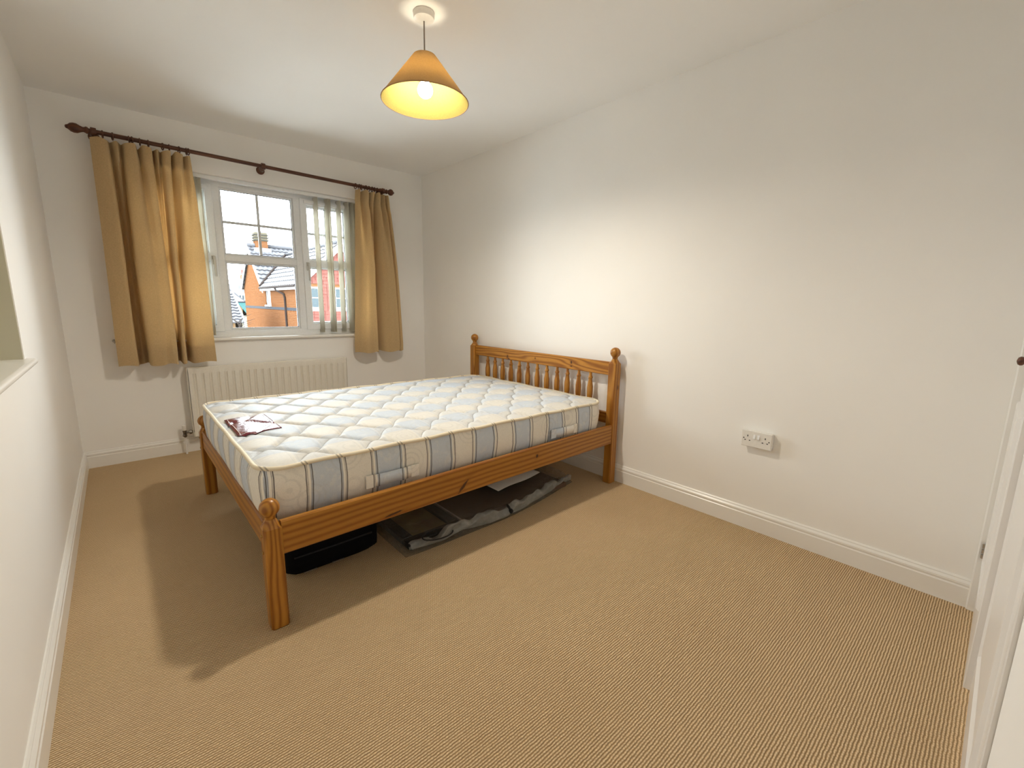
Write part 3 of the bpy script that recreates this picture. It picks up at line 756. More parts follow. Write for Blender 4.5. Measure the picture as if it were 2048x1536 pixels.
# ================================================================== RADIATOR
rad = empty('radiator', (1.215, D-.06, .12), 'white ribbed panel radiator on the wall below the window', 'radiator')
rx0, rx1, rz0, rz1, ry = .622, 1.815, .130, .664, D-.100
ng = 23; pitch = (rx1-rx0-.03)/ng
b = MB(); xs = []
R = []
seg = []
for k in range(ng):
    x0 = rx0+.015+k*pitch
    seg += [(x0, 0), (x0+pitch*.30, 0), (x0+pitch*.42, 1), (x0+pitch*.62, 1), (x0+pitch*.74, 0)]
seg = [(rx0+.004, 0)]+seg+[(rx1-.004, 0)]
for x, g in seg:
    d_ = .011*g
    R.append([(x, ry+.004, rz0), (x, ry, rz0+.004), (x, ry, rz0+.030), (x, ry+d_, rz0+.048), (x, ry+d_, rz1-.066), (x, ry, rz1-.046), (x, ry, rz1-.004), (x, ry+.004, rz1)])
fp = MB().grid(R).build('front_panel', M['rad'], rad, smooth=True, sharp=35)
MB().box(rx0, rx1, ry+.062, ry+.076, rz0, rz1-.01, .003).build('rear_panel', M['rad'], rad)
b = MB()
b.box(rx0+.002, rx1-.002, ry+.003, ry+.068, rz1-.012, rz1-.006, .001)
MB().box(rx0-.001, rx1+.001, ry+.001, ry+.014, rz1-.008, rz1+.003, .002).build('top_rail', M['rad'], rad)
g0 = None
gr = b.build('top_grille', M['rad'], rad)
bb = MB()
for k in range(46):
    x = rx0+.03+k*(rx1-rx0-.06)/45; bb.box(x-.004, x+.004, ry+.018, ry+.058, rz1-.0065, rz1-.0050)
o = bb.build('grille_slots', M['dark'], gr); o['kind'] = 'stuff'
for xa, xb in ((rx0-.003, rx0+.001), (rx1-.001, rx1+.003)): MB().box(xa, xb, ry+.002, ry+.074, rz0+.004, rz1-.002, .001).build('side_cover', M['rad'], rad)
for xa in (rx0+.12, rx1-.15): MB().box(xa, xa+.03, ry+.070, D-.002, rz0+.08, rz1-.08, .002).build('wall_bracket', M['rad'], rad)
vy = D-.062
b = MB(); b.cyl((rx0+.006, vy, .168), (rx0-.045, vy, .168), .009, 12); b.lathe((rx0-.018, vy, .168), (1, 0, 0), [(-.008, .016), (.008, .016)], 6)
b.lathe((rx0-.055, vy, .140), (0, 0, 1), [(0, .014), (.012, .014), (.014, .011), (.030, .011), (.036, .013), (.046, .013)], 14); b.cyl((rx0-.055, vy, .150), (rx0-.055, vy-.030, .146), .010, 10)
b.build('valve', M['valve'], rad, smooth=True, sharp=40)
MB().lathe((rx0-.055, vy, .184), (0, 0, 1), [(0, .012), (.004, .014), (.038, .013), (.042, .009)], 14).build('valve_cap', M['plastic'], rad, smooth=True, sharp=40)
MB().cyl((rx0-.055, vy, -.01), (rx0-.055, vy, .142), .0075, 12).build('pipe', M['plastic'], rad, smooth=True, sharp=40)

# ================================================================== CURTAIN POLE, RINGS, CURTAINS
PYc, PZc = D-.095, 2.197
pole = empty('curtain_pole', (1.248, PYc, PZc), 'dark stained wooden curtain pole with turned finials above the window', 'curtain pole')
MB().cyl((.262, PYc, PZc+.004), (2.262, PYc, PZc-.020), .0135, 16).build('rod', M['pole'], pole, smooth=True, sharp=40)
def polez(x): return PZc+.004-.024*(x-.262)/2.0
fpr = [(0, .0135), (.012, .0135), (.016, .019), (.024, .021), (.030, .017), (.038, .0145), (.050, .019), (.066, .0275), (.082, .0285), (.096, .024), (.104, .016), (.108, .013), (.116, .010), (.120, .004)]
for x, sx in ((.276, -1), (2.250, 1)):
    k = 1.0 if sx < 0 else .78
    MB().lathe((x, PYc, polez(x)), (sx, 0, 0), [(a*k, c) for a, c in fpr], 18).build('finial', M['pole'], pole, smooth=True, sharp=40)
for bx in (.285, 1.245, 2.235):
    b = MB(); z = polez(bx)
    b.lathe((bx, D, z-.012), (0, -1, 0), [(0, .030), (.008, .030), (.014, .022), (.030, .016), (.070, .014)], 16)
    b.lathe((bx-.014, PYc, z), (1, 0, 0), [(0, .0145), (0, .021), (.003, .023), (.025, .023), (.028, .021), (.028, .0145)], 18, cap=False)
    b.build('bracket', M['pole'], pole, smooth=True, sharp=40)
def ring_thing(x, tilt, label, group):
    z = polez(x)-.0055; r = .0205; pts = []
    for k in range(20):
        a = 2*math.pi*k/20; pts.append((x+math.sin(tilt)*r*math.cos(a), PYc+r*math.cos(a)*math.cos(tilt), z+r*math.sin(a)))
    root = empty('curtain_ring', (x, PYc, z), label, 'curtain ring', group)
    MB().tube(pts, .0038, 8, True).build('hoop', M['pole'], root, smooth=True)
    e = [(x, PYc+.005*math.cos(a), z-r-.008+.005*math.sin(a)) for a in np.linspace(0, 2*math.pi, 10)[:-1]]
    MB().tube(e, .0012, 5, True).build('eyelet', M['metal'], root, smooth=True)
ORD = ['first', 'second', 'third', 'fourth', 'fifth', 'sixth', 'seventh', 'eighth', 'ninth', 'tenth', 'eleventh']
for i, px in enumerate([203, 221.5, 253, 258.5, 274, 291, 320.5, 334.5, 355.5, 371.5, 376]):
    ring_thing(.267+(px-180)*.00258, random.uniform(-.25, .25), ORD[i]+' dark wooden ring from the left finial, holding the left curtain', 'rings of the left curtain')
for i, x in enumerate([1.975, 2.010, 2.028, 2.070, 2.098, 2.128, 2.152, 2.178, 2.205]):
    ring_thing(x, random.uniform(-.25, .25), ORD[i]+' dark wooden ring from the centre bracket, holding the right curtain', 'rings of the right curtain')

def curtain(name, top, bot, ztop, zbot, label, quick=1.9):
    """top/bot: lists of (x, depth) control points of the same length; depth > 0 = towards the room"""
    root = empty(name, ((bot[0][0]+bot[-1][0])/2, PYc, zbot), label, 'curtain')
    n = len(top); sub = 8; nz = 60; rows = []
    def cr(p, t):
        i = min(int(t), n-2); f = t-i; g = lambda k: np.array(p[max(0, min(n-1, k))])
        a, b_, c, d = g(i-1), g(i), g(i+1), g(i+2)
        return .5*((2*b_)+(c-a)*f+(2*a-5*b_+4*c-d)*f*f+(3*b_-a-3*c+d)*f**3)
    tp = [cr(top, k/sub) for k in range((n-1)*sub+1)]; bt = [cr(bot, k/sub) for k in range((n-1)*sub+1)]
    for j in range(nz+1):
        t = j/nz; s = min(1.0, t*quick)**.8; sd = min(1.0, t*2.2)**.8
        row = []
        for k in range(len(tp)):
            p = np.array((tp[k][0]*(1-s)+bt[k][0]*s, tp[k][1]*(1-sd)+bt[k][1]*sd))
            # pinch pleats just under the heading
            pin = math.exp(-((t-.075)/.035)**2)*.35
            dpt = (p[1]*(1.9-.3*t)+.002)*(1-pin)
            sway = .006*math.sin(t*5+k*.05)*t
            dip = .008*math.cos(2*math.pi*k/sub/2)*(t < .02)
            row.append((p[0]+sway, PYc-dpt, ztop(p[0])-dip*.5+(zbot-ztop(p[0]))*t + (.006*math.sin(k*.21) if t > .99 else 0)))
        rows.append(row)
    MB().grid(rows).build('drape', M['curtain'], root, smooth=True)
    hem = [[(r[0], r[1]+.004, r[2]+.0) for r in rows[j]] for j in range(nz-5, nz+1)]
    MB().grid(hem).build('hem', M['curtain'], root, smooth=True)
    head = [[(r[0], r[1]+.004, r[2]) for r in rows[j]] for j in range(0, 5)]
    MB().grid(head).build('heading_tape', M['curtain'], root, smooth=True)
    return root
X = lambda px: .267+(px-180)*.00258
B_ = lambda px: .256+(px-241)*.00288
ltop = [(X(178), .008), (X(194), .020), (X(209), .012), (X(215), -.030), (X(227), .026), (X(236), -.030), (X(244), .024), (X(262), .024), (X(269), -.032), (X(278), .022), (X(294), .024), (X(299), -.030), (X(307), .024), (X(315), -.026), (X(321), .024), (X(334), .024), (X(339), -.028), (X(346), .026), (X(360), .022), (X(365), -.022), (X(372), .018), (X(378), .006)]
lbot = [(B_(240), .030), (B_(256), .045), (B_(274), .040), (B_(277), -.035), (B_(286), -.025), (B_(294), -.035), (B_(296), .048), (B_(318), .062), (B_(330), .050), (B_(342), .058), (B_(350), .045), (B_(352), -.030), (B_(357), -.040), (B_(361), -.030), (B_(363), .045), (B_(371), .045), (B_(373), -.030), (B_(379), -.035), (B_(384), .040), (B_(400), .060), (B_(416), .050), (B_(431), .030)]
curtain('curtain', ltop, lbot, lambda x: polez(x)-.038, .709, 'wide beige lined curtain at the left side of the window')
XR = lambda px: 1.972+(px-710)*.00475
BR = lambda px: 1.912+(px-712)*.00511
rtop = [(XR(710), .0), (XR(716), .022), (XR(721), -.025), (XR(726), .026), (XR(732), .022), (XR(735), -.028), (XR(739), .026), (XR(744), .024), (XR(747), -.028), (XR(751), .026), (XR(755), .022), (XR(758), -.026), (XR(763), .024), (XR(767), -.02), (XR(771), .018), (XR(775), .004)]
rbot = [(BR(711), .0), (BR(716), .045), (BR(724), .060), (BR(732), .056), (BR(740), .058), (BR(747), .050), (BR(750), .020), (BR(753), -.045), (BR(757), -.040), (BR(759), .040), (BR(768), .058), (BR(780), .056), (BR(792), .046), (BR(795), .010), (BR(797), .032), (BR(804), .020)]
curtain('curtain', rtop, rbot, lambda x: polez(x)-.036, .705, 'narrow beige curtain gathered at the right side of the window', 1.05)

# tie-back hook half hidden by the left curtain
hk = MB(); hk.cyl((.243, D, .873), (.243, D-.004, .873), .012, 12); hk.tube([(.243, D-.004, .878), (.243, D-.026, .878), (.243, D-.034, .868), (.243, D-.030, .858)], .003, 6)
tag(hk.build('tieback_hook', M['metal'], None, smooth=True, loc=(.243, D, .873)), 'small metal tie-back hook on the wall beside the left curtain', 'hook')

# ------------------------------------------------------------------ vertical blind
bl = empty('vertical_blind', (1.235, D+.05, WZ1-.01), 'cream vertical blind drawn apart inside the window opening', 'blind')
MB().box(WX0+.01, WX1-.01, D+.032, D+.068, WZ1-.028, WZ1-.001, .002).build('head_rail', M['upvc'], bl)
def bslat(x, ang, z0=WZ0+.030, z1=WZ1-.032, wd=.082):
    R = []
    for j in range(7):
        s = (j/6-.5)*wd; bow = .004*(1-(2*j/6-1)**2)
        R.append([(x+s*math.cos(ang)-bow*math.sin(ang), D+.047+s*math.sin(ang)+bow*math.cos(ang), z) for z in (z0, (z0+z1)/2, z1)])
    o = MB().grid(R).build('slat', M['slat'], bl, smooth=True); so = o.modifiers.new('thickness', 'SOLIDIFY'); so.thickness = .0008
    b = MB(); c_, s_ = math.cos(ang), math.sin(ang)
    b.hexa([(x-.036*c_-.002*s_, D+.047-.036*s_+.002*c_, z0+.002), (x-.036*c_+.002*s_, D+.047-.036*s_-.002*c_, z0+.002), (x+.036*c_+.002*s_, D+.047+.036*s_-.002*c_, z0+.002), (x+.036*c_-.002*s_, D+.047+.036*s_+.002*c_, z0+.002)],
           [(x-.036*c_-.002*s_, D+.047-.036*s_+.002*c_, z0+.032), (x-.036*c_+.002*s_, D+.047-.036*s_-.002*c_, z0+.032), (x+.036*c_+.002*s_, D+.047+.036*s_-.002*c_, z0+.032), (x+.036*c_-.002*s_, D+.047+.036*s_+.002*c_, z0+.032)])
    b.build('weight', M['slat'], o)
for x, a in ((1.668, 102), (1.762, 97), (1.782, 94), (1.866, 102), (1.938, 102), (1.985, 98), (2.012, 92)): bslat(x, math.radians(a))
for x, a in ((.46, 92), (.54, 90), (.62, 88), (.70, 90), (.765, 96), (.800, 106), (.826, 114)): bslat(x, math.radians(a))

# ================================================================== PENDANT LAMP
LX, LY = 1.408, 1.895
lamp = empty('pendant_lamp', (LX, LY, H), 'hanging ceiling lamp with tan cone shade and lit bulb', 'lamp')
MB().lathe((LX, LY, H), (0, 0, -1), [(0, .044), (.004, .0455), (.020, .0455), (.026, .043), (.032, .030), (.034, .010)], 32).build('ceiling_rose', M['plastic'], lamp, smooth=True, sharp=35)
MB().cyl((LX, LY, H-.033), (LX, LY, 2.20), .0032, 8).build('cord', plain('grey_flex', (.24, .20, .17), .5), lamp, smooth=True)
MB().lathe((LX, LY, 2.215), (0, 0, -1), [(0, .010), (.008, .017), (.050, .018), (.052, .022), (.062, .022), (.064, .018), (.075, .018)], 18).build('lamp_holder', M['plastic'], lamp, smooth=True, sharp=40)
RT, RB, ZT, ZB = .050, .192, 2.236, 2.052
b = MB(); b.lathe((LX, LY, 0), (0, 0, 1), [(ZB, RB), (ZB+(ZT-ZB)*.5, RB+(RT-RB)*.5), (ZT, RT)], 48, cap=False)
sh = b.build('shade', M['shade'], lamp, smooth=True)
b = MB(); b.lathe((LX, LY, 0), (0, 0, 1), [(ZB, RB-.002), (ZB+(ZT-ZB)*.5, RB-.002+(RT-RB)*.5), (ZT, RT-.002)], 48, cap=False)
b.build('shade_liner', M['liner'], sh, smooth=True)
b = MB(); 
b.tube([(LX+RB*math.cos(a), LY+RB*math.sin(a), ZB) for a in np.linspace(0, 2*math.pi, 49)[:-1]], .0022, 6, True)
b.build('rim_wire', M['shade'], sh, smooth=True)
b = MB(); b.tube([(LX+(RT-.002)*math.cos(a), LY+(RT-.002)*math.sin(a), ZT-.003) for a in np.linspace(0, 2*math.pi, 25)[:-1]], .0018, 6, True)
for k in range(3):
    a = k*2*math.pi/3+.4; b.cyl((LX+.018*math.cos(a), LY+.018*math.sin(a), 2.158), (LX+(RT-.002)*math.cos(a), LY+(RT-.002)*math.sin(a), ZT-.003), .0014, 6)
b.build('shade_carrier', M['metal'], lamp, smooth=True)
MB().lathe((LX, LY, 2.100), (0, 0, 1), [(-.0335, .001), (-.031, .012), (-.024, .0235), (-.012, .0315), (0, .0335), (.012, .0310), (.024, .0235), (.034, .0165), (.048, .0150)], 24).build('bulb', M['bulb'], lamp, smooth=True)

sl = bpy.data.lights.new('pendant_bulb_light', 'SPOT'); sl.energy = LAMP_W; sl.color = (1.0, .91, .78); sl.shadow_soft_size = .045
sl.spot_size = math.radians(172); sl.spot_blend = .65
slo = bpy.data.objects.new('pendant_bulb_light', sl); COL.objects.link(slo); slo.parent = lamp; slo.location = (0, 0, 2.062-H)

# ================================================================== SOCKET
so_ = empty('double_socket', (W-.035, .795, .4975), 'white surface-mounted double power socket on the long cream wall', 'socket')
sy0, sy1, sz0, sz1 = .8677-.146, .8677, .5404-.086, .5404
MB().box(W-.030, W, sy0+.003, sy1-.003, sz0+.003, sz1-.003, .003).build('back_box', M['plastic'], so_)
fpn = MB().box(W-.037, W-.027, sy0, sy1, sz0, sz1, .003).build('face_plate', M['plastic'], so_)
ym = (sy0+sy1)/2
for s_ in (-1, 1):
    MB().hexa([(W-.037, ym+s_*.0095-.006, .500), (W-.037, ym+s_*.0095+.006, .500), (W-.037, ym+s_*.0095+.006, .523), (W-.037, ym+s_*.0095-.006, .523)],
              [(W-.043, ym+s_*.0095-.005, .502), (W-.043, ym+s_*.0095+.005, .502), (W-.039, ym+s_*.0095+.005, .522), (W-.039, ym+s_*.0095-.005, .522)]).build('rocker_switch', M['upvc'], so_)
    yc = ym+s_*.042
    b = MB(); b.box(W-.0376, W-.036, yc-.0021, yc+.0021, .507, .516); b.box(W-.0376, W-.036, yc-.0145, yc-.0075, .486, .4905); b.box(W-.0376, W-.036, yc+.0075, yc+.0145, .486, .4905)
    b.build('pin_holes', M['dark'], fpn)
    MB().lathe((W-.037, ym+s_*.0605, .4975), (-1, 0, 0), [(0, .0032), (.0008, .0032), (.001, .002)], 10).build('fixing_screw', M['dark'], fpn)

# ================================================================== OUTDOORS
gz = -2.9
tag(MB().box(-60, 90, D+.6, 140, gz-.3, gz).build('ground', M['ground']), kind='structure')
hs = empty('neighbour_house', (6.1, 24, gz), 'orange brick house with grey tiled roof and red tile-hung gable outside the window', 'house')
xg = 6.07; yf = 19.6; yr0, yr1, yap = 25.5, 30.1, 27.8; ze = 1.95; zap = 4.07; xw2 = 9.4; xwa = 7.73; zwa = 3.66
# side wall (flush gable + wing side) with window opening as real void
def wall_x(x0, x1, ya, yb, za, zb, mb): mb.box(x0, x1, ya, yb, za, zb)
b = MB(); b.box(xg, xg+.3, yf, 24.4, gz, ze); b.box(xg, xg+.3, 25.3, yr1, gz, ze); b.box(xg, xg+.3, 24.4, 25.3, gz, .98); b.box(xg, xg+.3, 24.4, 25.3, 1.81, ze)
b.extrude([(0, yr0-0, ze), (0, yap, zap-.12), (0, yr1, ze)], (xg, 0, 0), (xg+.3, 0, 0))
b.build('side_wall', M['brick_s'], hs)
MB().box(xg-.015, xg+.01, yf, yr1, .78, .90).build('brick_band', M['band'], hs)
wn = MB()
for q in ((24.40, 24.47, .98, 1.81), (25.23, 25.30, .98, 1.81), (24.4, 25.3, .98, 1.05), (24.4, 25.3, 1.74, 1.81)): wn.box(xg+.03, xg+.10, q[0], q[1], q[2], q[3])
wo = wn.build('window', M['trim_out'], hs)
MB().box(xg+.05, xg+.06, 24.45, 25.25, 1.03, 1.76).build('pane', M['outglass'], wo)
MB().box(xg-.06, xg+.1, 24.33, 25.37, .91, .98).build('sill', M['trim_out'], wo)
# wing front wall with window openings
b = MB(); w1 = (6.30, 6.86); w2 = (7.42, 8.62); wz0, wz1 = .88, 1.79
for q in ((xg, w1[0]), (w1[1], w2[0]), (w2[1], xw2)): b.box(q[0], q[1], yf, yf+.3, wz0, wz1)
b.box(xg, xw2, yf, yf+.3, gz, wz0); b.box(xg, xw2, yf, yf+.3, wz1, ze)
b.extrude([(xg, 0, ze), (xw2, 0, ze), (xwa, 0, zwa-.1)], (0, yf, 0), (0, yf+.3, 0))
b.build('front_wall', M['brick_f'], hs)
def out_window(x0, x1, cols):
    b = MB(); fw = .07
    b.box(x0, x1, yf+.02, yf+.1, wz0, wz0+fw); b.box(x0, x1, yf+.02, yf+.1, wz1-fw, wz1)
    for k in range(cols+1):
        xx = x0+(x1-x0-fw)*k/cols; b.box(xx, xx+fw, yf+.021, yf+.1, wz0+fw, wz1-fw)
    b.box(x0, x1, yf+.03, yf+.08, (wz0+wz1)/2-.02, (wz0+wz1)/2+.02)
    o = b.build('window', M['trim_out'], hs)
    for k in range(cols): MB().box(x0+(x1-x0)*k/cols, x0+(x1-x0)*(k+1)/cols, yf+.05, yf+.06, wz0+.03, wz1-.03).build('pane', M['outglass'], o)
    MB().box(x0-.06, x1+.06, yf-.05, yf+.1, wz0-.09, wz0).build('sill', M['trim_out'], o)
out_window(*w1, 1); out_window(*w2, 3)
# hung red tiles on the wing front (real lapped courses)
b = MB(); rowh = .14; z = .38
while z < zwa-.25:
    if z > wz0-.16 and z < wz1: spans = [(xg, w1[0]-.02), (w1[1]+.02, w2[0]-.02), (w2[1]+.02, xw2)]
    else: spans = [(xg, xw2)]
    half = min(1.0, max(0, (zwa-.12-(z+rowh))/(zwa-ze))) if z+rowh > ze else 1.0
    for s0, s1 in spans:
        s0 = max(s0, xwa-(xwa-xg)*half); s1 = min(s1, xwa+(xw2-xwa)*half)
        x = s0
        while x < s1-.01:
            e = min(x+.23, s1); j = random.uniform(-.006, .006)
            b.hexa([(x+.006, yf-.045+j, z), (e-.006, yf-.045+j, z), (e-.006, yf, z+.004), (x+.006, yf, z+.004)], [(x+.006, yf-.020+j, z+rowh), (e-.006, yf-.020+j, z+rowh), (e-.006, yf, z+rowh), (x+.006, yf, z+rowh)])
            x = e
    z += rowh
o = b.build('hung_tiles', M['hung'], hs); o['kind'] = 'stuff'
MB().box(xg-.02, xw2, yf-.03, yf+.02, .10, .36).build('garage_lintel', M['trim_out'], hs)
MB().box(xg+.15, xw2-.2, yf-.01, yf+.02, gz, .10).build('garage_door', M['trim_out'], hs)
# tiled roof slopes: waves across, a step per course
def tiled(p_eave0, p_eave1, p_top0, p_top1, courses, waves, mat, par, name='roof_tiles', t=.05):
    a0, a1, b0, b1 = [Vector(p) for p in (p_eave0, p_eave1, p_top0, p_top1)]
    n = (a1-a0).cross(b0-a0).normalized()
    if n.z < 0: n = -n
    b = MB(); nu = waves*4
    for c in range(courses):
        R = [[], [], []]
        for k in range(nu+1):
            u = k/nu; lo = a0.lerp(a1, u); hi = b0.lerp(b1, u); wv = .022*math.sin(2*math.pi*k/4+.4)
            p0 = lo.lerp(hi, c/courses); p1 = lo.lerp(hi, (c+1.12)/courses)
            R[0].append(tuple(p0+n*(-.02))); R[1].append(tuple(p0+n*(t+wv))); R[2].append(tuple(p1+n*(.0+wv)))
        b.grid(R)
    o = b.build(name, mat, par, smooth=True, sharp=40); o['kind'] = 'stuff'; return o
xr2 = 15.0
ov = .15
tiled((xg-.12, yr0-.2, ze-.10), (xr2, yr0-.2, ze-.10), (xg-.12, yap, zap), (xr2, yap, zap), 10, 40, M['rooftile'], hs)
tiled((xg-.12, yr1+.2, ze-.10), (xr2, yr1+.2, ze-.10), (xg-.12, yap, zap), (xr2, yap, zap), 10, 40, M['rooftile'], hs)
MB().tube([(xg-.14, yap, zap+.05), (xr2, yap, zap+.05)], .11, 10).build('ridge_tiles', M['rooftile'], hs, smooth=True)
# wing slopes run back into the main roof (the valley line)
zl = ze-.12
def back_y(z): return yr0-.2+(yap-yr0+.2)*(z-(ze-.10))/(zap-ze+.10)
tiled((xg-.22, yf-.15, zl), (xg-.22, back_y(zl)+.05, zl), (xwa, yf-.15, zwa), (xwa, back_y(zwa)+.05, zwa), 8, 18, M['rooftile'], hs)
tiled((xw2+.22, yf-.15, zl), (xw2+.22, back_y(zl)+.05, zl), (xwa, yf-.15, zwa), (xwa, back_y(zwa)+.05, zwa), 8, 18, M['rooftile'], hs)
MB().tube([(xwa, yf-.2, zwa+.05), (xwa, back_y(zwa), zwa+.05)], .10, 8).build('ridge_tiles', M['rooftile'], hs, smooth=True)
MB().tube([(xg-.22, back_y(zl)-.02, zl+.09), (xwa, back_y(zwa)-.02, zwa+.09)], .07, 6).build('valley', M['pipe'], hs)
# bargeboards, fascia, gutter, downpipe
def board(p, q, w_, th, name):
    p, q = Vector(p), Vector(q); return p, q
b = MB(); b.hexa([(xg-.16, yr0-.25, ze-.38), (xg-.12, yr0-.25, ze-.38), (xg-.12, yap, zap-.26), (xg-.16, yap, zap-.26)], [(xg-.16, yr0-.25, ze-.12), (xg-.12, yr0-.25, ze-.12), (xg-.12, yap, zap+.02), (xg-.16, yap, zap+.02)]); b.build('bargeboard', M['trim_out'], hs)
b = MB(); b.hexa([(xg-.16, yap, zap-.26), (xg-.12, yap, zap-.26), (xg-.12, yr1+.25, ze-.38), (xg-.16, yr1+.25, ze-.38)], [(xg-.16, yap, zap+.02), (xg-.12, yap, zap+.02), (xg-.12, yr1+.25, ze-.12), (xg-.16, yr1+.25, ze-.12)]); b.build('bargeboard', M['trim_out'], hs)
for s_, xe in ((-1, xg-.24), (1, xw2+.24)):
    b = MB(); b.hexa([(xe, yf-.20, zl-.24), (xwa, yf-.20, zwa-.28), (xwa, yf-.14, zwa-.28), (xe, yf-.14, zl-.24)], [(xe, yf-.20, zl+.02), (xwa, yf-.20, zwa+.02), (xwa, yf-.14, zwa+.02), (xe, yf-.14, zl+.02)]); b.build('bargeboard', M['trim_out'], hs)
MB().box(xg-.20, xg, yf-.15, yr0, zl-.16, zl-.02).build('fascia', M['trim_out'], hs)
MB().cyl((xg-.24, yf-.1, zl-.02), (xg-.24, yr0-.1, zl-.02), .05, 8).build('gutter', M['pipe'], hs)
MB().tube([(xg-.24, 22.6, zl-.04), (xg-.22, 22.5, zl-.16), (xg-.06, 21.9, zl-.34), (xg-.05, 21.8, zl-.5), (xg-.05, 21.8, gz)], .042, 8).build('downpipe', M['pipe'], hs)
# chimney stack with corbelled courses and pots
ch = MB(); cxa, cxb, cya, cyb = 6.30, 6.88, yap-.30, yap+.30
ch.box(cxa, cxb, cya, cyb, 3.6, 4.78)
chn = ch.build('chimney', M['brick_f'], hs)
MB().box(cxa-.01, cxb+.01, cya-.01, cyb+.01, 4.34, 4.79).build('stone_cap_stack', M['stone'], chn)
for z in (4.36, 4.50, 4.64): MB().box(cxa-.06, cxb+.06, cya-.06, cyb+.06, z, z+.05).build('corbel_course', M['stone2'], chn)
MB().box(cxa-.02, cxb+.02, cya-.02, cyb+.02, 4.78, 4.84).build('chimney_cap', M['lead'], chn)
MB().box(cxa-.12, cxb+.14, cya-.10, cya-.02, 3.62, 3.98).build('lead_flashing', M['lead'], chn)

# second house further back with a gable towards us
h2 = empty('peach_brick_house', (2.5, 38, gz), 'distant peach brick house with white bargeboard and slate roof outside the window', 'house')
def at(px, py, Y):
    dx, dy = (px-1024)/F_PX, (768-py)/F_PX
    d = f_ + r_*dx + u_*dy; t = Y/d.y; return CAM+d*t
Y2 = 38.0
apx = at(446, 572, Y2); rgt = at(503, 614, Y2)
hw = rgt.x-apx.x; xl = apx.x-hw
b = MB(); b.box(xl+.3, rgt.x-.3, Y2, Y2+.3, gz, rgt.z); b.extrude([(xl+.3, 0, rgt.z), (rgt.x-.3, 0, rgt.z), (apx.x, 0, apx.z-.3)], (0, Y2, 0), (0, Y2+.3, 0)); b.box(rgt.x-.6, rgt.x-.3, Y2, Y2+8, gz, rgt.z); b.build('wall', M['brick_p'], h2)
for s_, e_ in ((1, rgt.x), (-1, xl)):
    MB().hexa([(apx.x, Y2-.12, apx.z-.42), (e_, Y2-.12, rgt.z-.42), (e_, Y2-.02, rgt.z-.42), (apx.x, Y2-.02, apx.z-.42)], [(apx.x, Y2-.12, apx.z+.0), (e_, Y2-.12, rgt.z+.0), (e_, Y2-.02, rgt.z+.0), (apx.x, Y2-.02, apx.z+.0)]).build('bargeboard', M['trim_out'], h2)
    MB().hexa([(apx.x, Y2-.2, apx.z), (e_, Y2-.2, rgt.z), (e_, Y2+9, rgt.z), (apx.x, Y2+9, apx.z)], [(apx.x, Y2-.2, apx.z+.12), (e_, Y2-.2, rgt.z+.12), (e_, Y2+9, rgt.z+.12), (apx.x, Y2+9, apx.z+.12)]).build('roof', M['rooftile'], h2)
wa, wb = at(476, 594, Y2), at(497, 606, Y2)
b = MB(); b.box(wa.x, wb.x, Y2-.06, Y2-.01, wb.z, wa.z+.25); wo = b.build('window', M['trim_out'], h2)
for k in range(3):
    x0 = wa.x+.08+(wb.x-wa.x-.1)*k/3; MB().box(x0, x0+(wb.x-wa.x)/3-.1, Y2-.08, Y2-.05, wb.z+.1, wa.z+.12).build('pane', M['outglass'], wo)
Y3 = 58.0
h3 = empty('slate_roof_house', (5, Y3, gz), 'far slate roofed house with a chimney glimpsed between the two brick houses', 'house')
c0 = at(452, 572, Y3); c1 = at(500, 570, Y3); c2 = at(505, 600, Y3)
MB().hexa([(c0.x-4, Y3, c2.z-1), (c2.x+2, Y3, c2.z-1), (c2.x+2, Y3+4, c1.z), (c0.x-4, Y3+4, c1.z)], [(c0.x-4, Y3, c2.z-.8), (c2.x+2, Y3, c2.z-.8), (c2.x+2, Y3+4, c1.z+.2), (c0.x-4, Y3+4, c1.z+.2)]).build('roof', M['rooftile'], h3)
MB().box(c0.x-3.5, c2.x+1.5, Y3+.3, Y3+4, gz, c2.z-.8).build('wall', M['brick_p'], h3)
k0 = at(484, 570, Y3+3); k1 = at(492, 550, Y3+3)
b = MB(); b.box(k0.x, k1.x, Y3+3, Y3+3.6, k0.z-.6, k1.z); cs = b.build('chimney', M['brick_p'], h3)
MB().cyl(((k0.x+k1.x)/2, Y3+3.3, k1.z), ((k0.x+k1.x)/2, Y3+3.3, k1.z+.6), .16, 10).build('chimney_pot', M['hung'], cs)
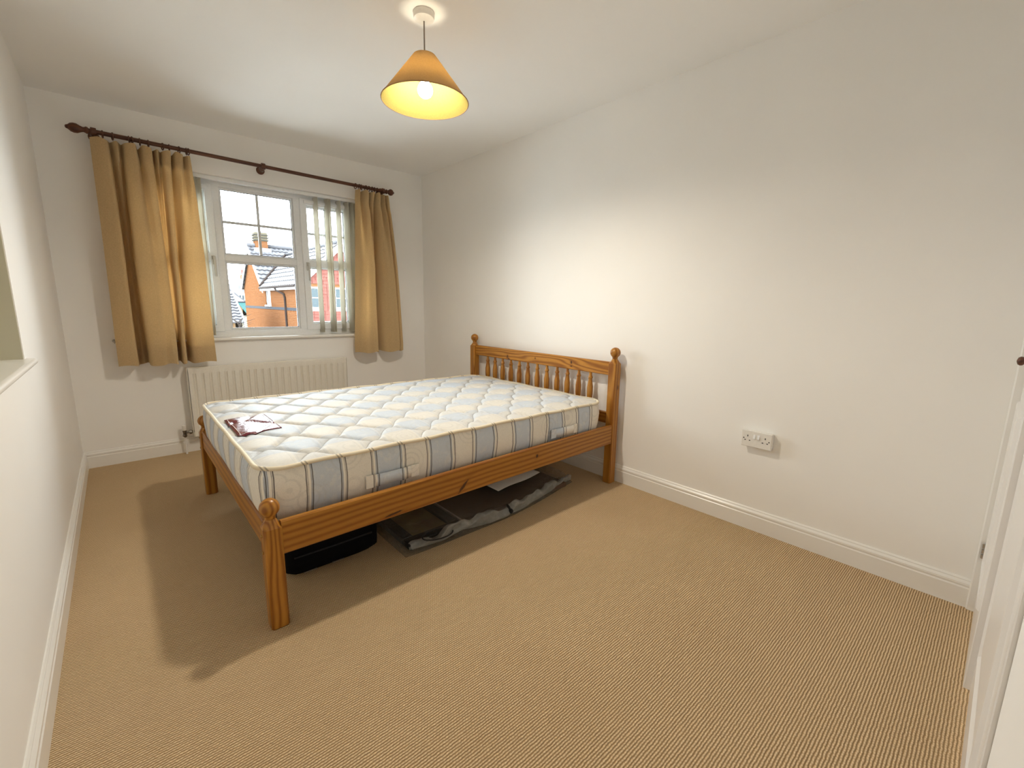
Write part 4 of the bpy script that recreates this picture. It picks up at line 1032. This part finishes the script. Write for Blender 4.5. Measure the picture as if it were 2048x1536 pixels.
# nearer garage roof, low on the left
gr0 = empty('garage', (1.5, 16, gz), 'low garage with grey wavy tiled roof outside the window', 'garage')
Y4 = 22.0; RUN = 2.1
e1 = at(488, 645, Y4); t1 = at(472, 584, Y4+RUN)
tiled((e1.x-6, Y4, e1.z), (e1.x, Y4, e1.z), (e1.x-6, Y4+RUN, t1.z), (e1.x, Y4+RUN, t1.z), 11, 22, M['rooftile'], gr0)
MB().hexa([(e1.x, Y4-.1, e1.z-.22), (e1.x+.06, Y4-.1, e1.z-.22), (e1.x+.06, Y4+RUN, t1.z-.22), (e1.x, Y4+RUN, t1.z-.22)], [(e1.x, Y4-.1, e1.z+.04), (e1.x+.06, Y4-.1, e1.z+.04), (e1.x+.06, Y4+RUN, t1.z+.06), (e1.x, Y4+RUN, t1.z+.06)]).build('bargeboard', M['trim_out'], gr0)
b = MB(); b.box(e1.x-6, e1.x-.05, Y4+.15, Y4+.4, gz, e1.z); b.box(e1.x-.3, e1.x-.05, Y4+.15, Y4+2*RUN, gz, e1.z); b.extrude([(0, Y4+.15, e1.z), (0, Y4+RUN, t1.z-.1), (0, Y4+2*RUN, e1.z)], (e1.x-.3, 0, 0), (e1.x-.05, 0, 0)); b.build('wall', M['brick_p'], gr0)
# turquoise-roofed shed
Y5 = 34.0
s0, s1, s2 = at(476, 607, Y5), at(512, 607, Y5), at(512, 634, Y5-3)
sd = empty('garden_shed', (s0.x+1, Y5-1, gz), 'garden shed with turquoise sloping roof sheet beyond the garage', 'shed')
MB().hexa([(s0.x, Y5-3, s2.z), (s1.x, Y5-3, s2.z), (s1.x, Y5, s0.z), (s0.x, Y5, s0.z)], [(s0.x, Y5-3, s2.z+.06), (s1.x, Y5-3, s2.z+.06), (s1.x, Y5, s0.z+.06), (s0.x, Y5, s0.z+.06)]).build('roof_sheet', M['turq'], sd)
MB().box(s0.x+.05, s1.x-.05, Y5-2.9, Y5-.05, gz, s2.z).build('shed_wall', M['hedge'], sd)
MB().box(s0.x-.05, s1.x+.05, Y5-.02, Y5+.06, s0.z-.02, s0.z+.14).build('ridge_trim', M['band'], sd)
# bare shrub
tb = at(478, 662, 14.0); tr = empty('bare_shrub', (tb.x, 14.0, gz), 'small bare branching shrub at the foot of the window view', 'shrub')
b = MB(); top = at(483, 640, 14.0)
b.tube([(tb.x, 14, gz), (tb.x, 14, tb.z-.1), (tb.x+.03, 14, (tb.z+top.z)/2), (top.x, 14, top.z)], [.04, .03, .02, .008], 6)
for k in range(7):
    z = tb.z+(top.z-tb.z)*k/7; a = random.uniform(-1, 1); b.tube([(tb.x+.02, 14, z), (tb.x+.02+.18*a, 14+random.uniform(-.1, .1), z+.12), (tb.x+.3*a+.15, 14, z+.20)], [.012, .008, .003], 5)
b.build('branches', M['twig'], tr)
